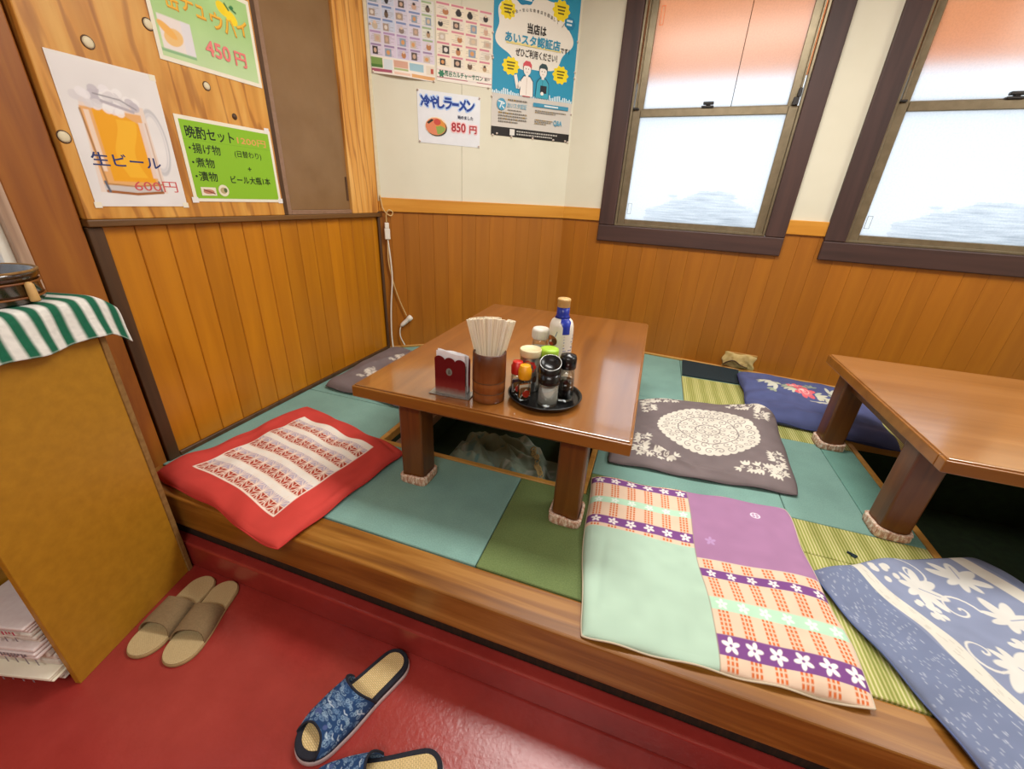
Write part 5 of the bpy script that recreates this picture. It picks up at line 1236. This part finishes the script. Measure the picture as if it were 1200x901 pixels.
# ------------------------------------------------------------------ slippers
def sole_w(y, L, w, heel):
    s = y/L
    base = heel+(w-heel)*np.clip((s-0.10)/0.55, 0, 1); base = base-0.05*w*np.exp(-((s-0.40)/0.14)**2)
    rh, rt = 0.5*heel, 0.62*w                                   # rounded heel, longer rounded toe
    a = np.clip(1-y/rh, 0, 1); b = np.clip(1-(L-y)/rt, 0, 1)
    return base*np.sqrt(np.clip(1-a*a, 0, 1))*np.clip(1-b**2.3, 0, 1)**0.5
def outline(L, w, heel, n=96, toe_k=1.0):
    """sole outline, x across, y from heel (0) to toe (L)"""
    pts = []
    for k in range(n):
        a = 2*math.pi*k/n; s = 0.5-0.5*math.cos(a); side = 1 if a < math.pi else -1
        y = L*s
        wd = sole_w(L*s, L, w, heel)
        pts.append((side*wd/2, y))
    return pts
def slipper(name, label, heel, toe, w, style, group):
    h = Vector((*heel, 0)); d = Vector((*toe, 0))-h; L = d.length; rz = math.atan2(d.y, d.x)-math.pi/2
    t = thing(name, label, 'slipper', (*heel, ZF), rz, group)
    def slab(nm, L, w, hw, y0, z0, z1, mat, curve=0.0):
        pl = [(x, y+y0) for x, y in outline(L, w, hw)]
        pl = [pl[k] for k in range(len(pl)) if k == 0 or (Vector(pl[k])-Vector(pl[k-1])).length > 1e-5]
        return obj(nm, MB().prism(pl[::-1], z0, z1), mat, t, 0.003, 2)
    blue = style == 'blue'
    if blue:
        slab('sole', L, w, w*0.80, 0, 0.0, 0.012, M['solepink']); slab('sole_trim', L-0.004, w-0.004, w*0.80-0.004, 0.002, 0.012, 0.024, M['navytrim'])
        slab('insole', L-0.030, w-0.026, w*0.80-0.026, 0.013, 0.0235, 0.0262, M['weave']); zb = 0.020; y0, y1, H, nb = 0.42*L, 0.93*L, 0.060, 60
    else:
        slab('sole', L, w, w*0.84, 0, 0.0, 0.009, M['tansole']); slab('insole', L-0.004, w-0.004, w*0.84-0.004, 0.002, 0.0088, 0.0125, M['ribweave']); zb = 0.008; y0, y1, H, nb = 0.38*L, 0.76*L, 0.046, 30
    nu, nv = 90, 90
    U, V = np.meshgrid(np.linspace(0, 1, nu), np.linspace(0, 1, nv))
    s = (y0+(y1-y0)*V)/L
    wd = sole_w(s*L, L, w, w*(0.80 if blue else 0.84))-0.001
    ang = np.pi*(1-U)
    cut = 0.030 if blue else 0.012
    # front and back edges curve in towards the middle
    mid = np.sin(np.pi*U)
    Yv = y0+(y1-y0)*V + (cut*mid*(1-V)*1.0 - (0.030 if blue else 0.012)*mid*V)
    hh = H*(1-0.55*V) if blue else H*(0.95-0.25*V)
    Xv = wd/2*np.cos(ang)*np.where(np.abs(np.cos(ang)) > 0, 1, 1); Xv = wd/2*np.sign(np.cos(ang))*np.abs(np.cos(ang))**0.75
    Zv = zb+hh*np.abs(np.sin(ang))**0.75
    if blue: p = Paint(nu, nv, 0.16, 0.14, '22406a')
    else: p = Paint(nu, nv, 0.16, 0.09, '7a6446')
    rr = random.Random(len(label))
    if blue:
        for k in range(170):
            x, y = rr.uniform(0, 0.16), rr.uniform(0, 0.14); p.spiral(x, y, 0.0065, 0.0015, rr.choice(['7f9bb8','5f80a4','93aec4']), 1.3, rr.uniform(0, 6))
        for k in range(16):
            x, y = rr.uniform(0, 0.16), rr.uniform(0, 0.14); p.line([(x, y), (x+0.008, y+0.003), (x+0.014, y-0.001)], 0.0025, 'bccbd8')
        for k in range(5): p.ell(rr.uniform(0, 0.16), rr.uniform(0, 0.14), 0.008, 0.005, '4a5a8c', rr.uniform(0, 3))
    else:
        p.mottle(0.16, 5, 60)
    P = np.stack([Xv, Yv, Zv], -1)
    up = link('upper', grid_mesh('upper', P, p.C), M['fabric'], t)
    sd = up.modifiers.new('thick', 'SOLIDIFY'); sd.thickness = 0.0035; sd.offset = -1
    if blue:
        for j in (0, nv-1):
            obj('binding', MB().tube([tuple(P[j, i]) for i in range(0, nu, 3)], 0.0026, 6), M['navytrim'], t)
        obj('lining', MB().add([(x*0.96, y-0.0006, z-0.004) for x, y, z in P[0:30:3, ::6].reshape(-1, 3).tolist()], [(a*15+b, a*15+b+1, (a+1)*15+b+1, (a+1)*15+b) for a in range(9) for b in range(14)], True), M['conduit'], t)
    return t
gb = 'blue patterned slippers on the red floor'; gt = 'tan slippers beside the ochre cabinet'
slipper('slipper', 'whole blue slipper with woven insole lying on the red floor', (-0.424,0.561), (-0.520,0.298), 0.098, 'blue', gb)
slipper('slipper', 'blue slipper cut off by the bottom edge of the photo', (-0.226,0.388), (-0.466,0.238), 0.098, 'blue', gb)
slipper('slipper', 'tan open slipper nearer the ochre cabinet', (-1.098,0.556), (-1.052,0.318), 0.090, 'tan', gt)
slipper('slipper', 'tan open slipper farther from the ochre cabinet', (-1.026,0.566), (-0.945,0.336), 0.090, 'tan', gt)

# ------------------------------------------------------------------ ochre cabinet at the left
CA = math.atan2(0.5506-0.2397, -1.1844+1.1014)        # direction from near to far along the side panel
NX, NY = -1.1014, 0.2397; LS = 0.3218; WC = 0.205
t = thing('cabinet', 'low ochre cabinet of painted boards with newspapers in its open shelf', 'cabinet', (NX, NY, ZF), CA)
# local X runs from near to far, +Y to the left
obj('side_panel', MB().bx(0,LS,0,0.014,0,0.825), M['cabinet'], t, 0.001, 1)
obj('side_panel', MB().bx(0,LS,WC-0.014,WC,0,0.825), M['cabinet'], t, 0.001, 1)
obj('back_panel', MB().bx(LS,LS+0.014,-0.003,WC+0.003,0,0.80), M['cabinet_edge'], t, 0.001, 1)
obj('top_board', MB().bx(-0.004,LS+0.014,-0.002,WC+0.002,0.825,0.840), M['cabinet'], t, 0.001, 1)
obj('shelf', MB().bx(0.02,LS,0.014,WC-0.014,0.345,0.357), M['cabinet_in'], t)
obj('shelf', MB().bx(0.02,LS,0.014,WC-0.014,0.012,0.024), M['cabinet_in'], t)
def cab(x, y, z): 
    c, s = math.cos(CA), math.sin(CA); return (NX+x*c-y*s, NY+x*s+y*c, ZF+z)
z = 0.0245; rr = random.Random(5)
nl = ['white folded newspaper at the bottom of the cabinet shelf', 'yellowish folded newspaper second from the bottom of the cabinet shelf', 'thick white newspaper bundle in the middle of the cabinet pile', 'magazine with grey text edge in the cabinet pile', 'white magazine above the grey one in the cabinet pile', 'red lettered magazine on top of the cabinet pile']
for k, (hh, mt, ov) in enumerate(((0.020,'newsprint',0.012),(0.018,'laminate',0.030),(0.060,'newsprint',0.010),(0.030,'magazine',0.026),(0.040,'newsprint',0.016),(0.024,'magazine',0.022))):
    W2 = 0.166
    e = thing('newspaper' if mt != 'magazine' else 'magazine', nl[k], 'newspaper' if mt != 'magazine' else 'magazine', cab(-ov, 0.019, z), CA+0.0)
    nleaf = 3
    for q in range(nleaf):
        a, b = hh*q/nleaf, hh*(q+1)/nleaf-0.0012; dx = rr.uniform(0, 0.010)
        obj('folded_leaf', MB().bx(dx,0.27,0.0+rr.uniform(0,.004),W2-rr.uniform(0,.004),a,b), M[mt], e, min(0.004,(b-a)*0.4), 2)
    pr = Print(0.16, hh*0.9, 0.0)
    for j in range(18): 
        if mt == 'magazine' or j % 3 == 0: pr.rect(0.05*j+0.02, 0.2+0.3*rr.random(), 0.05*j+0.045, 0.75, 'c03a5c' if k == 5 else '8c8890')
    o = pr.build('print', e); o.rotation_euler = (0, 0, rad(-90)); o.location = (-0.0003, 0.163, 0.0)
    z += hh+0.0006
# striped cloth over the cabinet
s0, s1 = -0.03, LS+0.062
nu, nv = 200, 60
U, V = np.meshgrid(np.linspace(0, 1, nu), np.linspace(0, 1, nv))
prof = smooth_path([(0.0, WC-0.005, 0.8445), (0, 0.14, 0.8455), (0, 0.05, 0.8455), (0, 0.004, 0.8435), (0, -0.0085, 0.830), (0, -0.013, 0.79), (0, -0.018, 0.757)], 10)
pp = np.array([tuple(q) for q in prof]); tt = np.linspace(0, 1, len(pp)); 
Yc = np.interp(V, tt, pp[:, 1]); Zc = np.interp(V, tt, pp[:, 2])
hang = np.clip((0.845-Zc)/0.08, 0, 1)
Xc = s0+(s1-s0)*U; over = np.clip((Xc-(LS+0.014))/0.05, 0, 1)
Yc = Yc+0.006*np.sin(U*21)*hang-0.003*hang; Zc = Zc+0.003*np.sin(U*17+1)*hang-0.035*over**1.6
p = Paint(nu, nv, s1-s0, 0.36, 'e4e2da')
k = 0; x = 0.004
while x < s1-s0: p.rect(x, x+0.0195, -1, 1, '1d6348'); x += 0.0385
p.mottle(0.10, 3, 70); p.rect(-1, 1, 0.353, 0.3555, 'cfd2c8', 0.6)
tw = link('striped_cloth', grid_mesh('striped_cloth', np.stack([Xc, Yc, Zc], -1), p.C), M['towel'])
sd = tw.modifiers.new('thick', 'SOLIDIFY'); sd.thickness = 0.003; sd.offset = 1
tw.location = (NX, NY, ZF); tw.rotation_euler[2] = CA
tag(tw, 'green and white striped cloth draped over the ochre cabinet top', 'cloth')
# dark round tub on the cloth
tx, ty, tz = cab(0.232, 0.108, 0.8475)
t = thing('round_tub', 'dark lacquered round tub standing on the striped cloth', 'tub', (tx, ty, tz))
RT = 0.088
obj('tub_body', MB().lathe([(0,0.0),(RT-0.006,0.0),(RT-0.002,0.004),(RT-0.003,0.046),(RT+0.002,0.050),(RT+0.002,0.060),(RT-0.002,0.062),(RT-0.008,0.059),(RT-0.010,0.030),(0,0.028)], 48), M['lacquer'], t)
obj('hoop', MB().tube([((RT-0.001)*math.cos(k*math.pi/24), (RT-0.001)*math.sin(k*math.pi/24), 0.040) for k in range(48)], 0.0022, 6, True), M['bamboo'], t)
obj('hoop', MB().tube([((RT-0.001)*math.cos(k*math.pi/24), (RT-0.001)*math.sin(k*math.pi/24), 0.012) for k in range(48)], 0.0022, 6, True), M['bamboo'], t)
obj('rim', MB().tube([((RT+0.0005)*math.cos(k*math.pi/24), (RT+0.0005)*math.sin(k*math.pi/24), 0.061) for k in range(48)], 0.0026, 6, True), M['cabinet_edge'], t, label='pale rim')  # rim in a paler brown than the tub body
an = rad(25); obj('peg', MB().lathe([(0.0075,0),(0.008,0.004),(0.007,0.034),(0.004,0.038),(0,0.039)], 12), M['tancap'], t, loc=((RT+0.004)*math.cos(an),(RT+0.004)*math.sin(an),0.004))
